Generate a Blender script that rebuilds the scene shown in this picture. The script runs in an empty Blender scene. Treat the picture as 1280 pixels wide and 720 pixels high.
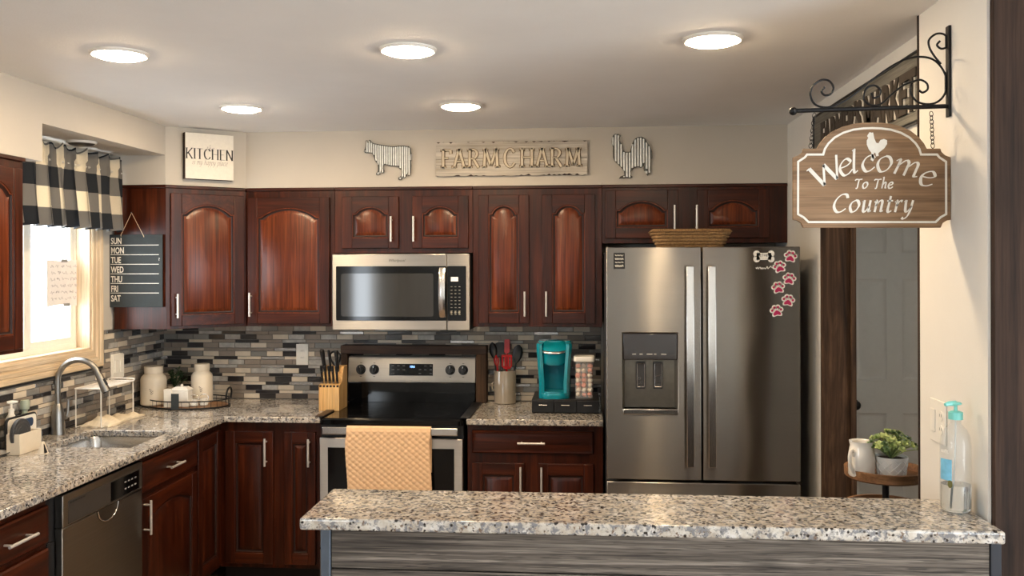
import bpy, bmesh, math, random
from mathutils import Vector, Matrix

# ------------------------------------------------------------------ camera
YAW, ROLL, PX, PY, CD, CH, FOC = .0806, -.0028, 640., 330., 5.373, 1.719, 1145.
scene = bpy.context.scene
COL = scene.collection
cam_data = bpy.data.cameras.new('camera')
cam_data.sensor_width = 36
cam_data.lens = FOC / 1280 * 36
cam_data.shift_y = -(360 - PY) / 1280
cam_data.clip_start = .05
cam = bpy.data.objects.new('camera', cam_data)
COL.objects.link(cam)
cam.matrix_world = (Matrix.Translation((0, -CD, CH)) @ Matrix.Rotation(YAW, 4, 'Z')
                    @ Matrix.Rotation(math.pi / 2, 4, 'X') @ Matrix.Rotation(ROLL, 4, 'Z'))
scene.camera = cam

# ------------------------------------------------------------------ world, daylight, exposure
world = bpy.data.worlds.new('world')
scene.world = world
world.use_nodes = True
bg = world.node_tree.nodes['Background']
bg.inputs['Color'].default_value = (.85, .93, 1., 1)
bg.inputs['Strength'].default_value = 7.0

def area_light(name, loc, rot, sx, sy, power, color):
    l = bpy.data.lights.new(name, 'AREA')
    l.shape = 'RECTANGLE'
    l.size, l.size_y = sx, sy
    l.energy = power
    l.color = color
    o = bpy.data.objects.new(name, l)
    COL.objects.link(o)
    o.location = loc
    o.rotation_euler = rot
    return o

# sky light enters by the side window of the living room behind the camera, by the kitchen window, and by two unseen openings added for light in living room and hall (portals only guide it)
for nm, loc, rot, a_, b_ in (('portal_added_living_opening', (3.41, -5.95, 1.15), (0, math.radians(90), 0), 2.1, 2.5), ('portal_side_window', (-2.61, -6.0, 1.5), (0, math.radians(-90), 0), 1.2, 1.2),
                             ('portal_added_hall_opening', (2.51, -1.75, 1.45), (0, math.radians(90), 0), .9, .3),
                             ('portal_kitchen_window', (-2.665, -1.275, 1.74), (0, math.radians(-90), 0), .92, .95)):
    area_light(nm, loc, rot, a_, b_, 1, (1, 1, 1)).data.cycles.is_portal = True
CAN_COLOR = (1., .75, .47)
CAN_STRENGTH = 84.

scene.view_settings.view_transform = 'Standard'
scene.view_settings.look = 'None'
scene.view_settings.gamma = 1
scene.view_settings.use_curve_mapping = False
scene.view_settings.exposure = 0.95
scene.cycles.max_bounces = 10
scene.cycles.transparent_max_bounces = 12
scene.cycles.transmission_bounces = 10
scene.cycles.caustics_reflective = False
scene.cycles.caustics_refractive = False
scene.cycles.sample_clamp_indirect = 6.0
scene.cycles.blur_glossy = 1.0
scene.cycles.use_denoising = True

# ------------------------------------------------------------------ measuring: photograph pixel -> point on a plane of the room
CY_, SY_ = math.cos(YAW), math.sin(YAW)
CR_, SR_ = math.cos(ROLL), math.sin(ROLL)
EYE = Vector((0, -CD, CH))

def ray(u, v):
    du, dv = u - PX, v - PY
    a = CR_ * du + SR_ * dv
    b = -SR_ * du + CR_ * dv
    return Vector((CY_ * a / FOC - SY_, SY_ * a / FOC + CY_, -b / FOC))

def at(u, v, X=None, Y=None, Z=None, plane=None):
    r = ray(u, v)
    if plane is not None:
        o, n = plane
        t = (o - EYE).dot(n) / r.dot(n)
    elif X is not None:
        t = (X - EYE.x) / r.x
    elif Y is not None:
        t = (Y - EYE.y) / r.y
    else:
        t = (Z - EYE.z) / r.z
    return EYE + r * t

# ------------------------------------------------------------------ mesh builder
WL = {}
def wl(o):
    return WL.get(o.name, Vector((0, 0, 0)))

class MB:
    def __init__(s):
        s.v, s.f = [], []
    def add(s, verts, faces):
        k = len(s.v)
        s.v += [Vector(p) for p in verts]
        s.f += [tuple(i + k for i in f) for f in faces]
        return s
    def box(s, x0, x1, y0, y1, z0, z1):
        v = [(x, y, z) for z in (z0, z1) for y in (y0, y1) for x in (x0, x1)]
        return s.add(v, [(0, 2, 3, 1), (4, 5, 7, 6), (0, 1, 5, 4), (2, 6, 7, 3), (0, 4, 6, 2), (1, 3, 7, 5)])
    def mbox(s, m, a0, a1, b0, b1, t0, t1):
        v = [m(a, b, t) for t in (t0, t1) for b in (b0, b1) for a in (a0, a1)]
        return s.add(v, [(0, 2, 3, 1), (4, 5, 7, 6), (0, 1, 5, 4), (2, 6, 7, 3), (0, 4, 6, 2), (1, 3, 7, 5)])
    def prism(s, poly, m, t0, t1):
        n = len(poly)
        v = [m(a, b, t0) for a, b in poly] + [m(a, b, t1) for a, b in poly]
        f = [tuple(range(n - 1, -1, -1)), tuple(range(n, 2 * n))]
        f += [(i, (i + 1) % n, n + (i + 1) % n, n + i) for i in range(n)]
        return s.add(v, f)
    def rings(s, rs, cap0=True, cap1=True, closed=False):
        n = len(rs[0]); v = [p for r in rs for p in r]; f = []
        k = len(rs)
        for j in range(k if closed else k - 1):
            for i in range(n):
                f.append((j * n + i, j * n + (i + 1) % n, ((j + 1) % k) * n + (i + 1) % n, ((j + 1) % k) * n + i))
        if not closed:
            if cap0: f.append(tuple(range(n - 1, -1, -1)))
            if cap1: f.append(tuple(range((k - 1) * n, k * n)))
        return s.add(v, f)
    def lathe(s, cx, cy, prof, n=24, sx=1, sy=1):
        rs = [[(cx + sx * r * math.cos(2 * math.pi * i / n), cy + sy * r * math.sin(2 * math.pi * i / n), z) for i in range(n)] for r, z in prof]
        return s.rings(rs, prof[0][0] > 1e-6 or True, True)
    def tube(s, pts, r, n=8, closed=False, flat=1.0):
        pts = [Vector(p) for p in pts]; k = len(pts)
        rr = r if isinstance(r, (list, tuple)) else [r] * k
        tang = []
        for i in range(k):
            a = pts[(i - 1) % k] if (closed or i > 0) else pts[i]
            b = pts[(i + 1) % k] if (closed or i < k - 1) else pts[i]
            d = (b - a)
            tang.append(d.normalized() if d.length > 1e-9 else Vector((0, 0, 1)))
        up = Vector((0, 0, 1)) if abs(tang[0].z) < .9 else Vector((0, 1, 0))
        nv = (up - tang[0] * up.dot(tang[0])).normalized()
        rs = []
        for i in range(k):
            nv = nv - tang[i] * nv.dot(tang[i])
            nv = nv.normalized() if nv.length > 1e-6 else tang[i].orthogonal().normalized()
            bv = tang[i].cross(nv)
            rs.append([pts[i] + (nv * math.cos(2 * math.pi * j / n) * flat + bv * math.sin(2 * math.pi * j / n)) * rr[i] for j in range(n)])
        return s.rings(rs, closed=closed)
    def sphere(s, c, r, nu=12, nv=8):
        rx, ry, rz = r if isinstance(r, (list, tuple)) else (r, r, r)
        c = Vector(c); rs = []
        for j in range(1, nv):
            th = math.pi * j / nv
            rs.append([c + Vector((rx * math.sin(th) * math.cos(2 * math.pi * i / nu), ry * math.sin(th) * math.sin(2 * math.pi * i / nu), -rz * math.cos(th))) for i in range(nu)])
        k = len(s.v)
        s.rings(rs, False, False)
        s.v += [c + Vector((0, 0, -rz)), c + Vector((0, 0, rz))]
        b, t = len(s.v) - 2, len(s.v) - 1
        e = k + (nv - 2) * nu
        for i in range(nu):
            s.f.append((b, k + (i + 1) % nu, k + i)); s.f.append((t, e + i, e + (i + 1) % nu))
        return s
    def cells(s, xs, ys, z0, z1, gone=()):
        """slab of rectangular cells, some of them missing, closed all round"""
        idx = {}
        def vid(i, j, z):
            if (i, j, z) not in idx:
                idx[(i, j, z)] = len(s.v); s.v.append(Vector((xs[i], ys[j], z)))
            return idx[(i, j, z)]
        have = {(i, j) for i in range(len(xs) - 1) for j in range(len(ys) - 1)} - set(gone)
        for i, j in have:
            s.f.append((vid(i, j, z1), vid(i + 1, j, z1), vid(i + 1, j + 1, z1), vid(i, j + 1, z1)))
            s.f.append((vid(i, j, z0), vid(i, j + 1, z0), vid(i + 1, j + 1, z0), vid(i + 1, j, z0)))
            for di, dj, a, b in ((-1, 0, (i, j + 1), (i, j)), (1, 0, (i + 1, j), (i + 1, j + 1)), (0, -1, (i, j), (i + 1, j)), (0, 1, (i + 1, j + 1), (i, j + 1))):
                if (i + di, j + dj) not in have:
                    s.f.append((vid(*a, z0), vid(*b, z0), vid(*b, z1), vid(*a, z1)))
        return s
    def mesh(s, name, off, smooth=35):
        me = bpy.data.meshes.new(name)
        me.from_pydata([tuple(p - off) for p in s.v], [], s.f)
        b = bmesh.new(); b.from_mesh(me)
        bmesh.ops.remove_doubles(b, verts=b.verts, dist=1e-6)
        bmesh.ops.recalc_face_normals(b, faces=b.faces)
        b.to_mesh(me); b.free()
        if smooth:
            me.shade_smooth()
            me.set_sharp_from_angle(angle=math.radians(smooth))
        return me
    def build(s, name, m, parent=None, smooth=35, bev=0, seg=2, sub=0, label=None):
        off = wl(parent) if parent else Vector((0, 0, 0))
        me = s.mesh(name, off, smooth)
        o = bpy.data.objects.new(name, me)
        me.materials.append(m)
        COL.objects.link(o)
        if parent:
            o.parent = parent
        WL[o.name] = off.copy()
        if bev:
            md = o.modifiers.new('bevel', 'BEVEL')
            md.width = bev; md.segments = seg; md.limit_method = 'ANGLE'; md.angle_limit = math.radians(40)
            md.harden_normals = False
        if sub:
            md = o.modifiers.new('sub', 'SUBSURF'); md.levels = md.render_levels = sub
        if label: o['label'] = label
        return o
    def solo(s, name, m, label, cat, group=None, **k):
        xs = [p.x for p in s.v]; ys = [p.y for p in s.v]; zs = [p.z for p in s.v]
        base = Vector(((min(xs) + max(xs)) / 2, (min(ys) + max(ys)) / 2, min(zs)))
        for p in s.v: p -= base
        o = s.build(name, m, None, **k)
        o.location = base; WL[o.name] = base
        return tag(o, label, cat, group)

def tag(o, label, cat, group=None):
    o['label'] = label; o['category'] = cat
    if group: o['group'] = group
    return o

def thing(name, label, cat, loc, group=None):
    o = bpy.data.objects.new(name, None)
    o.empty_display_size = .05
    COL.objects.link(o)
    o.location = loc
    WL[o.name] = Vector(loc)
    return tag(o, label, cat, group)

def struct(o):
    o['kind'] = 'structure'
    return o

def dup(root, loc, rotz=None, label=None, group=None):
    def cp(o, par):
        c = o.copy(); COL.objects.link(c)
        if par: c.parent = par
        for ch in [x for x in kids.get(o.name, [])]: cp(ch, c)
        return c
    kids = {}
    for x in bpy.data.objects:
        if x.parent: kids.setdefault(x.parent.name, []).append(x)
    r = cp(root, None)
    r.location = loc
    if rotz is not None: r.rotation_euler.z = rotz
    if label: r['label'] = label
    if group: r['group'] = group
    return r

def frame(O, ex, en, ez=(0, 0, 1)):
    O, ex, en, ez = Vector(O), Vector(ex), Vector(en), Vector(ez)
    return lambda a, b, t=0.: O + ex * a + ez * b + en * t

def smooth_line(pts, sub=6, closed=False):
    P = [Vector(p) for p in pts]; n = len(P); out = []
    rng = range(n) if closed else range(n - 1)
    for i in rng:
        if closed:
            a, b, c, d = P[(i - 1) % n], P[i], P[(i + 1) % n], P[(i + 2) % n]
        else:
            a, b, c, d = P[max(i - 1, 0)], P[i], P[i + 1], P[min(i + 2, n - 1)]
        for k in range(sub):
            t = k / sub
            out.append(.5 * ((2 * b) + (c - a) * t + (2 * a - 5 * b + 4 * c - d) * t * t + (3 * b - a - 3 * c + d) * t ** 3))
    if not closed: out.append(P[-1])
    return out

# ------------------------------------------------------------------ materials
def nodes(name):
    m = bpy.data.materials.new(name); m.use_nodes = True
    nt = m.node_tree
    return m, nt, nt.nodes['Principled BSDF']

def coords(nt, scale, rand=True):
    tc = nt.nodes.new('ShaderNodeTexCoord')
    mp = nt.nodes.new('ShaderNodeMapping')
    mp.inputs['Scale'].default_value = scale
    if rand:
        oi = nt.nodes.new('ShaderNodeObjectInfo')
        ml = nt.nodes.new('ShaderNodeMath'); ml.operation = 'MULTIPLY'; ml.inputs[1].default_value = 37.
        nt.links.new(oi.outputs['Random'], ml.inputs[0])
        nt.links.new(ml.outputs[0], mp.inputs['Location'])
    nt.links.new(tc.outputs['Object'], mp.inputs['Vector'])
    return mp.outputs['Vector']

def noise(nt, vec, scale, detail=4, rough=.6, dist=0):
    n = nt.nodes.new('ShaderNodeTexNoise')
    n.inputs['Scale'].default_value = scale; n.inputs['Detail'].default_value = detail
    n.inputs['Roughness'].default_value = rough; n.inputs['Distortion'].default_value = dist
    nt.links.new(vec, n.inputs['Vector'])
    return n.outputs['Fac']

def ramp(nt, fac, stops, interp='LINEAR'):
    r = nt.nodes.new('ShaderNodeValToRGB')
    e = r.color_ramp.elements
    r.color_ramp.interpolation = interp
    while len(e) < len(stops): e.new(.5)
    for el, (p, c) in zip(e, stops):
        el.position = p; el.color = (c[0], c[1], c[2], 1) if not isinstance(c, (int, float)) else (c, c, c, 1)
    nt.links.new(fac, r.inputs['Fac'])
    return r.outputs['Color']

def mix(nt, fac, a, b, mode='MIX'):
    n = nt.nodes.new('ShaderNodeMix'); n.data_type = 'RGBA'; n.blend_type = mode
    for s, v in ((n.inputs[0], fac), (n.inputs[6], a), (n.inputs[7], b)):
        if hasattr(v, 'links') or hasattr(v, 'is_output'): nt.links.new(v, s)
        elif isinstance(v, (int, float)): s.default_value = v
        else: s.default_value = (v[0], v[1], v[2], 1)
    return n.outputs[2]

def bump(nt, bsdf, h, strength, dist=.01):
    b = nt.nodes.new('ShaderNodeBump')
    b.inputs['Strength'].default_value = strength; b.inputs['Distance'].default_value = dist
    nt.links.new(h, b.inputs['Height']); nt.links.new(b.outputs['Normal'], bsdf.inputs['Normal'])

def srgb(r, g, b):
    f = lambda c: (c / 255 / 12.92) if c / 255 <= .04045 else ((c / 255 + .055) / 1.055) ** 2.4
    return (f(r), f(g), f(b))

def plain(name, col, rough=.5, metal=0., vary=.08, nscale=30, bmp=0., bscale=200, stretch=(1, 1, 1), coat=0., trans=0., ior=1.45, emit=0., spec=.5, alpha=1.):
    m, nt, b = nodes(name)
    b.inputs['Roughness'].default_value = rough
    b.inputs['Metallic'].default_value = metal
    b.inputs['Coat Weight'].default_value = coat
    b.inputs['Coat Roughness'].default_value = .08
    b.inputs['Transmission Weight'].default_value = trans
    b.inputs['IOR'].default_value = ior
    b.inputs['Specular IOR Level'].default_value = spec
    v = coords(nt, stretch)
    f = noise(nt, v, nscale)
    c = ramp(nt, f, [(.3, tuple(x * (1 - vary) for x in col)), (.7, tuple(min(1, x * (1 + vary)) for x in col))])
    nt.links.new(c, b.inputs['Base Color'])
    if alpha < 1: b.inputs['Alpha'].default_value = alpha
    if emit:
        b.inputs['Emission Color'].default_value = (*col, 1); b.inputs['Emission Strength'].default_value = emit
    if bmp:
        bump(nt, b, noise(nt, v, bscale, 3), bmp, .004)
    return m

def wood(name, dark, mid, light, axis='z', rough=.35, coat=.3, fine=.55, bmp=.12, knots=False, contrast=(.3, .5, .72), across=26., along=1.6, dist=.6):
    m, nt, b = nodes(name)
    sc = {'x': (along, across, across), 'y': (across, along, across), 'z': (across, across, along)}[axis]
    v = coords(nt, sc)
    f1 = noise(nt, v, 1.0, 6, .62, dist)
    c1 = ramp(nt, f1, [(contrast[0], dark), (contrast[1], mid), (contrast[2], light)])
    sc2 = {'x': (4, 160, 160), 'y': (160, 4, 160), 'z': (160, 160, 4)}[axis]
    f2 = noise(nt, coords(nt, sc2), 1.0, 3, .6)
    g = ramp(nt, f2, [(.35, fine), (.6, 1.)])
    c = mix(nt, .7, c1, g, 'MULTIPLY')
    f3 = noise(nt, coords(nt, (3, 3, 3)), 1.0, 2)
    c = mix(nt, .55, c, ramp(nt, f3, [(.35, .62), (.65, 1.)]), 'MULTIPLY')
    if knots and axis == 'x':
        wv = nt.nodes.new('ShaderNodeTexNoise'); wv.inputs['Scale'].default_value = 1.; wv.inputs['Detail'].default_value = 2; wv.inputs['Distortion'].default_value = 2.2
        nt.links.new(coords(nt, (4, 40, 130)), wv.inputs['Vector'])
        c = mix(nt, .75, c, ramp(nt, wv.outputs['Fac'], [(.38, .35), (.47, 1.), (.6, 1.), (.7, .6)]), 'MULTIPLY')
    if knots:
        sk = {'x': (2.2, 9, 9), 'y': (9, 2.2, 9), 'z': (9, 9, 2.2)}[axis]
        vo = nt.nodes.new('ShaderNodeTexVoronoi'); vo.inputs['Scale'].default_value = .9
        nt.links.new(coords(nt, sk), vo.inputs['Vector'])
        k = ramp(nt, vo.outputs['Distance'], [(.03, .25), (.16, 1.)])
        c = mix(nt, .8, c, k, 'MULTIPLY')
    nt.links.new(c, b.inputs['Base Color'])
    b.inputs['Roughness'].default_value = rough
    b.inputs['Coat Weight'].default_value = coat
    b.inputs['Specular IOR Level'].default_value = .32
    b.inputs['Coat Roughness'].default_value = .15
    bump(nt, b, f2, bmp, .002)
    return m

def steel(name, col=(.48, .455, .42), rough=.26, tangent=(0, 0, 1), aniso=.75, wave=.0):
    m, nt, b = nodes(name)
    b.inputs['Metallic'].default_value = 1
    b.inputs['Roughness'].default_value = rough
    b.inputs['Anisotropic'].default_value = aniso
    cv = nt.nodes.new('ShaderNodeCombineXYZ')
    for i in range(3): cv.inputs[i].default_value = tangent[i]
    nt.links.new(cv.outputs[0], b.inputs['Tangent'])
    f = noise(nt, coords(nt, (1.5, 1.5, 500)), 1., 2)
    c = ramp(nt, f, [(.3, tuple(x * .93 for x in col)), (.7, tuple(x * 1.05 for x in col))])
    nt.links.new(c, b.inputs['Base Color'])
    if wave:
        bump(nt, b, noise(nt, coords(nt, (3.0, 3.0, 1.6)), 1., 1), wave, .05)
    return m

def granite(name):
    m, nt, b = nodes(name)
    v = coords(nt, (1, 1, 1), False)
    base = ramp(nt, noise(nt, v, 26, 4, .6), [(.35, srgb(170, 158, 142)), (.55, srgb(196, 188, 176)), (.72, srgb(212, 208, 204))])
    gray = ramp(nt, noise(nt, v, 62, 4, .65, .4), [(.48, 0.), (.58, 1.)])
    c = mix(nt, gray, base, srgb(122, 121, 122))
    tan = ramp(nt, noise(nt, v, 80, 3, .6, .2), [(.60, 0.), (.68, 1.)])
    c = mix(nt, tan, c, srgb(112, 92, 76))
    vo = nt.nodes.new('ShaderNodeTexVoronoi'); vo.inputs['Scale'].default_value = 105; vo.inputs['Randomness'].default_value = 1
    nt.links.new(v, vo.inputs['Vector'])
    cell = ramp(nt, vo.outputs['Color'], [(.31, 1.), (.34, 0.)], 'LINEAR')
    blob = ramp(nt, vo.outputs['Distance'], [(.42, 1.), (.58, 0.)])
    black = mix(nt, 1., cell, blob, 'MULTIPLY')
    c = mix(nt, black, c, srgb(38, 34, 33))
    nt.links.new(c, b.inputs['Base Color'])
    b.inputs['Roughness'].default_value = .09
    b.inputs['Coat Weight'].default_value = .3
    b.inputs['Coat Roughness'].default_value = .06
    return m

def glass(name, col=(1, 1, 1), rough=0., ior=1.45):
    m, nt, b = nodes(name)
    b.inputs['Base Color'].default_value = (*col, 1)
    b.inputs['Transmission Weight'].default_value = 1
    b.inputs['Roughness'].default_value = rough
    b.inputs['IOR'].default_value = ior
    v = coords(nt, (1, 1, 1))
    r = ramp(nt, noise(nt, v, 8), [(.3, rough), (.7, rough + .02)])
    nt.links.new(r, b.inputs['Roughness'])
    return m

def lamp_mat(name, col, strength):
    m, nt, b = nodes(name)
    b.inputs['Base Color'].default_value = (1, 1, 1, 1)
    b.inputs['Emission Color'].default_value = (*col, 1)
    b.inputs['Emission Strength'].default_value = strength
    return m

WALLW = plain('white_wall_paint', srgb(228, 224, 216), .75, vary=.02, nscale=4, bmp=.12, bscale=260)
WALL = plain('wall_paint', srgb(196, 189, 178), .75, vary=.02, nscale=4, bmp=.12, bscale=260)
CEIL = plain('ceiling_paint', srgb(244, 243, 240), .8, vary=.02, nscale=3, bmp=.15, bscale=120)
CH_D, CH_M, CH_L = srgb(36, 14, 7), srgb(66, 26, 12), srgb(96, 43, 19)
CHERRY = wood('cherry_frame', CH_D, CH_M, CH_L, 'z', coat=.0, rough=.30)
CHERRY_X = wood('cherry_rail', CH_D, CH_M, CH_L, 'x', coat=.0, rough=.30)
CHERRY_Y = wood('cherry_rail_side', CH_D, CH_M, CH_L, 'y', coat=.0, rough=.30)
CHERRY_P = wood('cherry_panel', srgb(62, 26, 11), srgb(106, 47, 21), srgb(138, 70, 33), 'z', across=52., coat=.0, rough=.30)
GROOVE = plain('dark_glaze', srgb(38, 17, 12), .45)
DARKGAP = plain('dark_gap', srgb(24, 16, 14), .7)
NICKEL = plain('brushed_nickel', srgb(222, 218, 212), .38, .6, vary=.04)
GRANITE = granite('speckled_granite')
STEEL = steel('stainless_steel', rough=.40, aniso=.9)
STEEL_D = steel('stainless_fridge', (.35, .325, .29), .27, (0, 0, 1), 1., .12)
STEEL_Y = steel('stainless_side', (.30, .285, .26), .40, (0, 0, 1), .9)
SATIN = plain('satin_steel', srgb(205, 203, 200), .22, 1., vary=.03)
BLACKG = plain('black_glass', srgb(9, 9, 10), .07, 0, vary=.1, spec=.35)
BLACKP = plain('black_plastic', srgb(22, 22, 24), .38)
BLACKM = plain('black_iron', srgb(20, 20, 22), .45, .3, bmp=.1, bscale=300)
DARKGRAY = plain('dark_gray_plastic', srgb(62, 62, 64), .45)
WHITEP = plain('white_plastic', srgb(238, 234, 224), .35, vary=.02)
CERAMIC = plain('white_ceramic', srgb(238, 232, 222), .2, vary=.02, coat=.4)
CREAM = plain('cream_stoneware', srgb(226, 214, 194), .35, vary=.04, nscale=20)
PINE = wood('pine_trim', srgb(222, 192, 152), srgb(238, 214, 180), srgb(246, 228, 200), 'z', .4, .2, bmp=.06)
PINE_Y = wood('pine_trim_flat', srgb(222, 192, 152), srgb(238, 214, 180), srgb(246, 228, 200), 'y', .4, .2, bmp=.06)
RUSTIC = wood('rustic_dark_board', srgb(42, 28, 18), srgb(80, 57, 39), srgb(112, 84, 60), 'z', .8, .0, bmp=.3, across=18., dist=1.2, knots=True)
RUSTIC_X = wood('rustic_dark_rail', srgb(44, 30, 22), srgb(70, 48, 36), srgb(92, 66, 48), 'x', .6, .05, bmp=.3)
RUSTIC_Y = wood('rustic_dark_strip', srgb(40, 30, 24), srgb(62, 46, 36), srgb(84, 64, 50), 'y', .5, .1, bmp=.3)
WALNUT = wood('dark_post', srgb(38, 25, 17), srgb(60, 42, 31), srgb(78, 56, 42), 'z', .8, .0, bmp=.2)
BARN = wood('gray_barn_wood', srgb(58, 51, 45), srgb(112, 102, 92), srgb(164, 152, 139), 'x', .8, 0, bmp=1., knots=True, contrast=(.30, .5, .70), across=80., along=1.2, fine=.34, dist=.8)
OAKBLOCK = wood('pale_block_wood', srgb(196, 146, 84), srgb(222, 176, 112), srgb(236, 196, 138), 'z', .5, .1)
TRAYWOOD = wood('tray_wood', srgb(112, 78, 50), srgb(150, 108, 72), srgb(178, 134, 94), 'x', .5, .1)
SIGNWOOD = wood('sign_wood', srgb(112, 86, 62), srgb(150, 118, 88), srgb(172, 140, 108), 'x', .7, 0, bmp=.2, contrast=(.25, .5, .75))
WHITEWASH = wood('whitewashed_board', srgb(180, 170, 154), srgb(208, 200, 188), srgb(224, 218, 208), 'x', .8, 0, bmp=.3)
GRAYWASH = wood('graywashed_board', srgb(96, 92, 82), srgb(126, 122, 112), srgb(150, 146, 134), 'y', .8, 0, bmp=.3)
PAINTW = plain('white_sign_paint', srgb(232, 226, 214), .6, vary=.04, nscale=60)
PAINTB = plain('black_lettering', srgb(44, 42, 40), .6)
CHALK = plain('chalkboard', srgb(50, 56, 58), .75, vary=.12, nscale=12)
GALV = plain('galvanised_metal', srgb(236, 238, 236), .4, .15, vary=.12, nscale=40)
GALVD = plain('dark_metal_edge', srgb(96, 96, 92), .5, .3)
BRUSHED = plain('brushed_faucet_steel', srgb(150, 148, 144), .34, 1., vary=.05)
# ================================================================== the room
ZC = 2.467
FLOORM = wood('floor_boards', srgb(128, 104, 82), srgb(154, 128, 104), srgb(172, 146, 122), 'y', .4, .2)
struct(MB().box(-2.66, 3.5, -7.95, .1, -.1, 0).build('floor', FLOORM))
struct(MB().box(-2.66, 3.5, -7.95, .1, ZC, ZC + .1).build('ceiling', CEIL))
wall_back = struct(MB().box(-2.66, 1.208, 0, .1, 0, ZC).build('wall_back', WALL))

# left wall with the window opening
WY0, WY1, WZ0, WZ1 = -1.75, -.815, 1.277, 2.20
wb = MB()
wb.box(-2.66, -2.56, -5.4, WY0, 0, ZC); wb.box(-2.66, -2.56, -7.85, -6.6, 0, ZC); wb.box(-2.66, -2.56, -6.6, -5.4, 0, .9); wb.box(-2.66, -2.56, -6.6, -5.4, 2.1, ZC); wb.box(-2.66, -2.56, WY1, 0, 0, ZC)
wb.box(-2.66, -2.56, WY0, WY1, 0, WZ0); wb.box(-2.66, -2.56, WY0, WY1, WZ1, ZC)
wall_left = struct(wb.build('wall_left', WALL))

# right wall: stub beside the refrigerator, header, thicker near section
wb = MB()
wb.box(1.085, 1.208, -1.022, 0, 0, ZC); wb.box(1.085, 1.208, -2.516, -1.022, 2.09, ZC)
wb.box(1.005, 1.208, -2.98, -2.516, 0, ZC)
struct(wb.build('wall_right', WALLW))
struct(MB().box(1.208, 3.4, -2.98, -2.86, 0, ZC).build('wall_partition', WALLW))
struct(MB().box(1.208, 2.5, -.15, -.05, 0, ZC).build('wall_hall_end', WALLW))
struct(MB().box(2.4, 2.5, -2.86, -1.9, 0, ZC).box(2.4, 2.5, -1.6, -.15, 0, ZC).box(2.4, 2.5, -1.9, -1.6, 0, 1.0).box(2.4, 2.5, -1.9, -1.6, 1.9, ZC).build('wall_hall_side', WALLW))  # unseen opening added in this wall to brighten the hall
struct(MB().box(3.4, 3.5, -4.70, -2.86, 0, ZC).box(3.4, 3.5, -7.85, -7.20, 0, ZC).box(3.4, 3.5, -7.20, -4.70, 2.2, ZC).build('wall_living_side', WALLW))  # unseen wide opening added here to bring daylight in from the side
wb = MB().box(-2.66, 3.5, -7.95, -7.85, 0, ZC)
struct(wb.build('wall_front', WALLW))

# soffits above the cabinets
wb = MB()
wb.box(-1.915, 1.085, -.33, 0, 2.152, ZC)
vert = lambda a, b, t: Vector((a, b, t))
wb.prism([(-2.56, 0), (-1.915, 0), (-1.915, -.33), (-2.255, -.61), (-2.56, -.61)], vert, 2.152, ZC)
wb.box(-2.56, -2.255, -1.729, -.61, 2.31, ZC)
wb.box(-2.56, -2.255, -3.2, -1.729, 2.152, ZC)
struct(wb.build('wall_soffit', WALL))

# dark wood lining of the doorway and the post at the end of the near wall
struct(MB().box(1.083, 1.212, -1.048, -1.022, 0, 2.09).build('trim_1', RUSTIC, bev=.003))
struct(MB().box(1.212, 1.236, -1.060, -1.0, 0, 2.09).build('trim_2', RUSTIC, bev=.003))
struct(MB().box(1.001, 1.212, -2.516, -2.506, 0, ZC).build('trim_3', WALNUT, bev=.002))
struct(MB().box(1.013, 1.20, -3.002, -2.98, 0, ZC).build('trim_4', WALNUT, bev=.003))
struct(MB().box(1.005, 1.0125, -2.984, -2.98, 0, ZC).build('trim_5', WALLW))

# six panel door at the end of the hall
DOORP = plain('door_paint', srgb(214, 214, 210), .5, vary=.02)
dx0, dx1, dy = 1.385, 1.985, -.20
fm = frame((dx0, dy, 0), (1, 0, 0), (0, -1, 0))
W_, H_ = dx1 - dx0, 2.03
st, mu = .098, .082
cols = ((st, W_ / 2 - mu / 2), (W_ / 2 + mu / 2, W_ - st))
rows = ((.235, .895), (1.075, 1.632), (1.773, 1.92))
door = MB()
xs = [0, cols[0][0], cols[0][1], cols[1][0], cols[1][1], W_]
zs = [0.012, rows[0][0], rows[0][1], rows[1][0], rows[1][1], rows[2][0], rows[2][1], H_]
for i in range(5):
    for j in range(7):
        if i in (1, 3) and j in (1, 3, 5): continue
        door.mbox(fm, xs[i], xs[i + 1], zs[j], zs[j + 1], -.035, 0)
d1 = struct(door.build('door_1', DOORP))
for a, b_ in cols:
    for c, d_ in rows:
        pb = MB(); rs = []
        for ins, t in ((0, 0), (.012, -.009), (.022, -.010), (.050, -.002)):
            rs.append([fm(a + ins, c + ins, t), fm(b_ - ins, c + ins, t), fm(b_ - ins, d_ - ins, t), fm(a + ins, d_ - ins, t)])
        pb.rings(rs, False, True).build('panel', DOORP, d1)
kb = MB().sphere((1.462, dy - .058, .945), (.026, .022, .026)); kb.tube([(1.462, dy, .945), (1.462, dy - .05, .945)], .011)
kb.tube([(1.462, dy, .945), (1.462, dy - .006, .945)], .03, 16)
kb.build('knob', BLACKM, d1)
struct(MB().box(dx0 - .075, dx0 - .006, -.168, -.15, 0, 2.10).box(dx1 + .006, dx1 + .075, -.168, -.15, 0, 2.10).box(dx0 - .006, dx1 + .006, -.168, -.15, 2.04, 2.10).build('trim_6', DOORP, bev=.003))

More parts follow.
